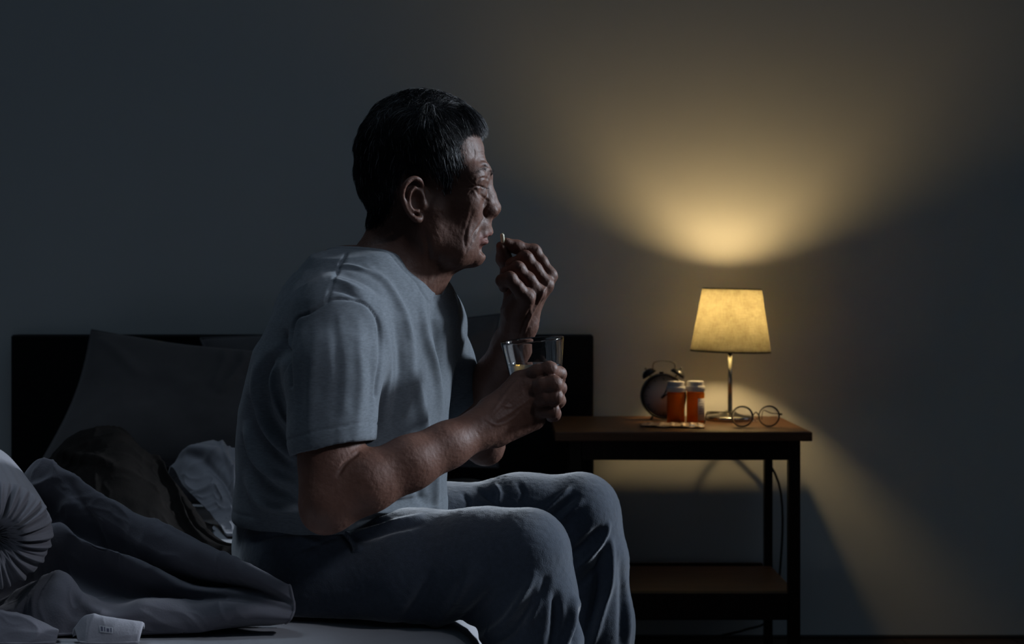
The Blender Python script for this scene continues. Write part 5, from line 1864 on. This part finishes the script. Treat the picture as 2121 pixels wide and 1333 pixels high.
# the pale corner with its care label at the very front
corner_rows = [
    [(150, 1312, 1.728), (190, 1296, 1.726), (240, 1291, 1.724), (300, 1296, 1.726)],
    [(152, 1300, 1.712), (180, 1272, 1.708), (230, 1278, 1.706), (298, 1290, 1.710)],
    [(158, 1318, 1.700), (185, 1300, 1.696), (230, 1304, 1.694), (292, 1312, 1.700)],
    [(165, 1352, 1.694), (190, 1348, 1.690), (230, 1346, 1.690), (285, 1338, 1.696)]]
cn, CG, CN = cloth('pillowcase', corner_rows, M_light, 'pale cloth corner with a care label at the duvet front', 'pillowcase', 60, 60, .004, .0022, seed=22, floor=FLR)
lab = []
c_ = CG[36:44, 30:42]
nrm = np.array([0.05, -.93, .36])
Vl = (c_ + nrm * .0012).reshape(-1, 3)
Il = np.arange(8 * 12).reshape(8, 12)
Fl = np.stack([Il[:-1, :-1], Il[:-1, 1:], Il[1:, 1:], Il[1:, :-1]], -1).reshape(-1, 4)
M_tag = mat('woven_label', (0.40, 0.40, 0.42), 0.8)
lt_ = big_obj('care_label', Vl, Fl, M_tag, cn)
mk = MB()
for j0, j1, i0, i1 in ((1, 3, 1, 6), (4, 5, 1, 6), (6, 8, 2, 6), (9, 10, 1, 6)):
    a, b, c2, d = (c_[i0, j0], c_[i0, j1], c_[i1, j1], c_[i1, j0])
    mk.add([p + nrm * .0016 for p in (a, b, c2, d)], [(0, 1, 2, 3)])
mk.build('label_print', M_ink, lt_)
# another turn of the duvet in the lower left corner
left_rows = [
    [(-60, 1300, 1.776), (0, 1300, 1.776), (60, 1303, 1.766), (120, 1318, 1.751)],
    [(-60, 1258, 1.728), (0, 1262, 1.724), (60, 1276, 1.718), (122, 1304, 1.714)],
    [(-60, 1290, 1.702), (0, 1296, 1.698), (60, 1308, 1.694), (118, 1322, 1.698)],
    [(-60, 1350, 1.686), (0, 1352, 1.684), (60, 1350, 1.684), (112, 1346, 1.686)]]
cloth('blanket_corner', left_rows, M_duvet, 'grey blanket end lying below the gathered bolster end', 'blanket', 70, 70, .005, .004, seed=31, floor=FLR)


M_bol = mat('bolster_cotton', (0.205, 0.20, 0.22), 0.85, 0.15, var=0.08, vscale=30, bump=0.3, bscale=400, sheen=0.2)


def bolster():
    A = Vector((0.42, -0.90, -0.04)).normalized()
    e1 = Vector((0, 0, 1)) - A * A.z
    e1.normalize()
    e2 = A.cross(e1)
    C = Vector(P(-14, 1112, 1.775))
    R = .071
    na, ns = 260, 60
    V, F = [], []
    th = np.linspace(0, 2 * math.pi, na, endpoint=False)
    circ = np.stack([np.cos(th) * 3, np.sin(th) * 3, th * 0], 1)
    pl = np.sin(th * 23 + 3.4 * vnoise(circ, 4)) * (.75 + .7 * vnoise(circ * 2, 5)) + .5 * np.sin(th * 41 + 2 * vnoise(circ, 6))
    for j in range(ns):
        s = j / (ns - 1)
        if s < .55:                       # the gathered end: from the button out to the rim
            q = s / .55
            r = R * (.22 + .78 * math.sin(q * math.pi / 2))
            h = .030 * math.cos(q * math.pi / 2) ** .8 - .034 * math.exp(-(q / .13) ** 2)
            pa = .0066 * (1 - q) ** .7 * min(1, q * 6 + .3) + .0012
        else:
            q = (s - .55) / .45
            r = R * (1 + .03 * math.sin(q * 3))
            h = -.34 * q
            pa = .0012 * (1 - q)
        for i in range(na):
            sag = 1 - .10 * max(0, -math.cos(th[i]))
            rr = r * sag
            p = C + e1 * (math.cos(th[i]) * rr) + e2 * (math.sin(th[i]) * rr) + A * (h + pl[i] * pa) + (e1 * math.cos(th[i]) + e2 * math.sin(th[i])) * (pl[i] * pa * .5)
            V.append(p)
    for j in range(ns - 1):
        for i in range(na):
            F.append((j * na + i, (j + 1) * na + i, (j + 1) * na + (i + 1) % na, j * na + (i + 1) % na))
    V.append(C - A * .014)
    c0 = len(V) - 1
    for i in range(na):
        F.append((c0, i, (i + 1) % na))
    V.append(C - A * .345)
    for i in range(na):
        F.append((c0 + 1, (ns - 1) * na + (i + 1) % na, (ns - 1) * na + i))
    o = obj('bolster', V, F, M_bol)
    tag(o, 'round grey bolster with a gathered end at the left frame edge', 'bolster')
    MB().ellipsoid(C - A * .006, (.010, .010, .010), 20, 12).build('button', M_duvet, o)
    return o


bolster()
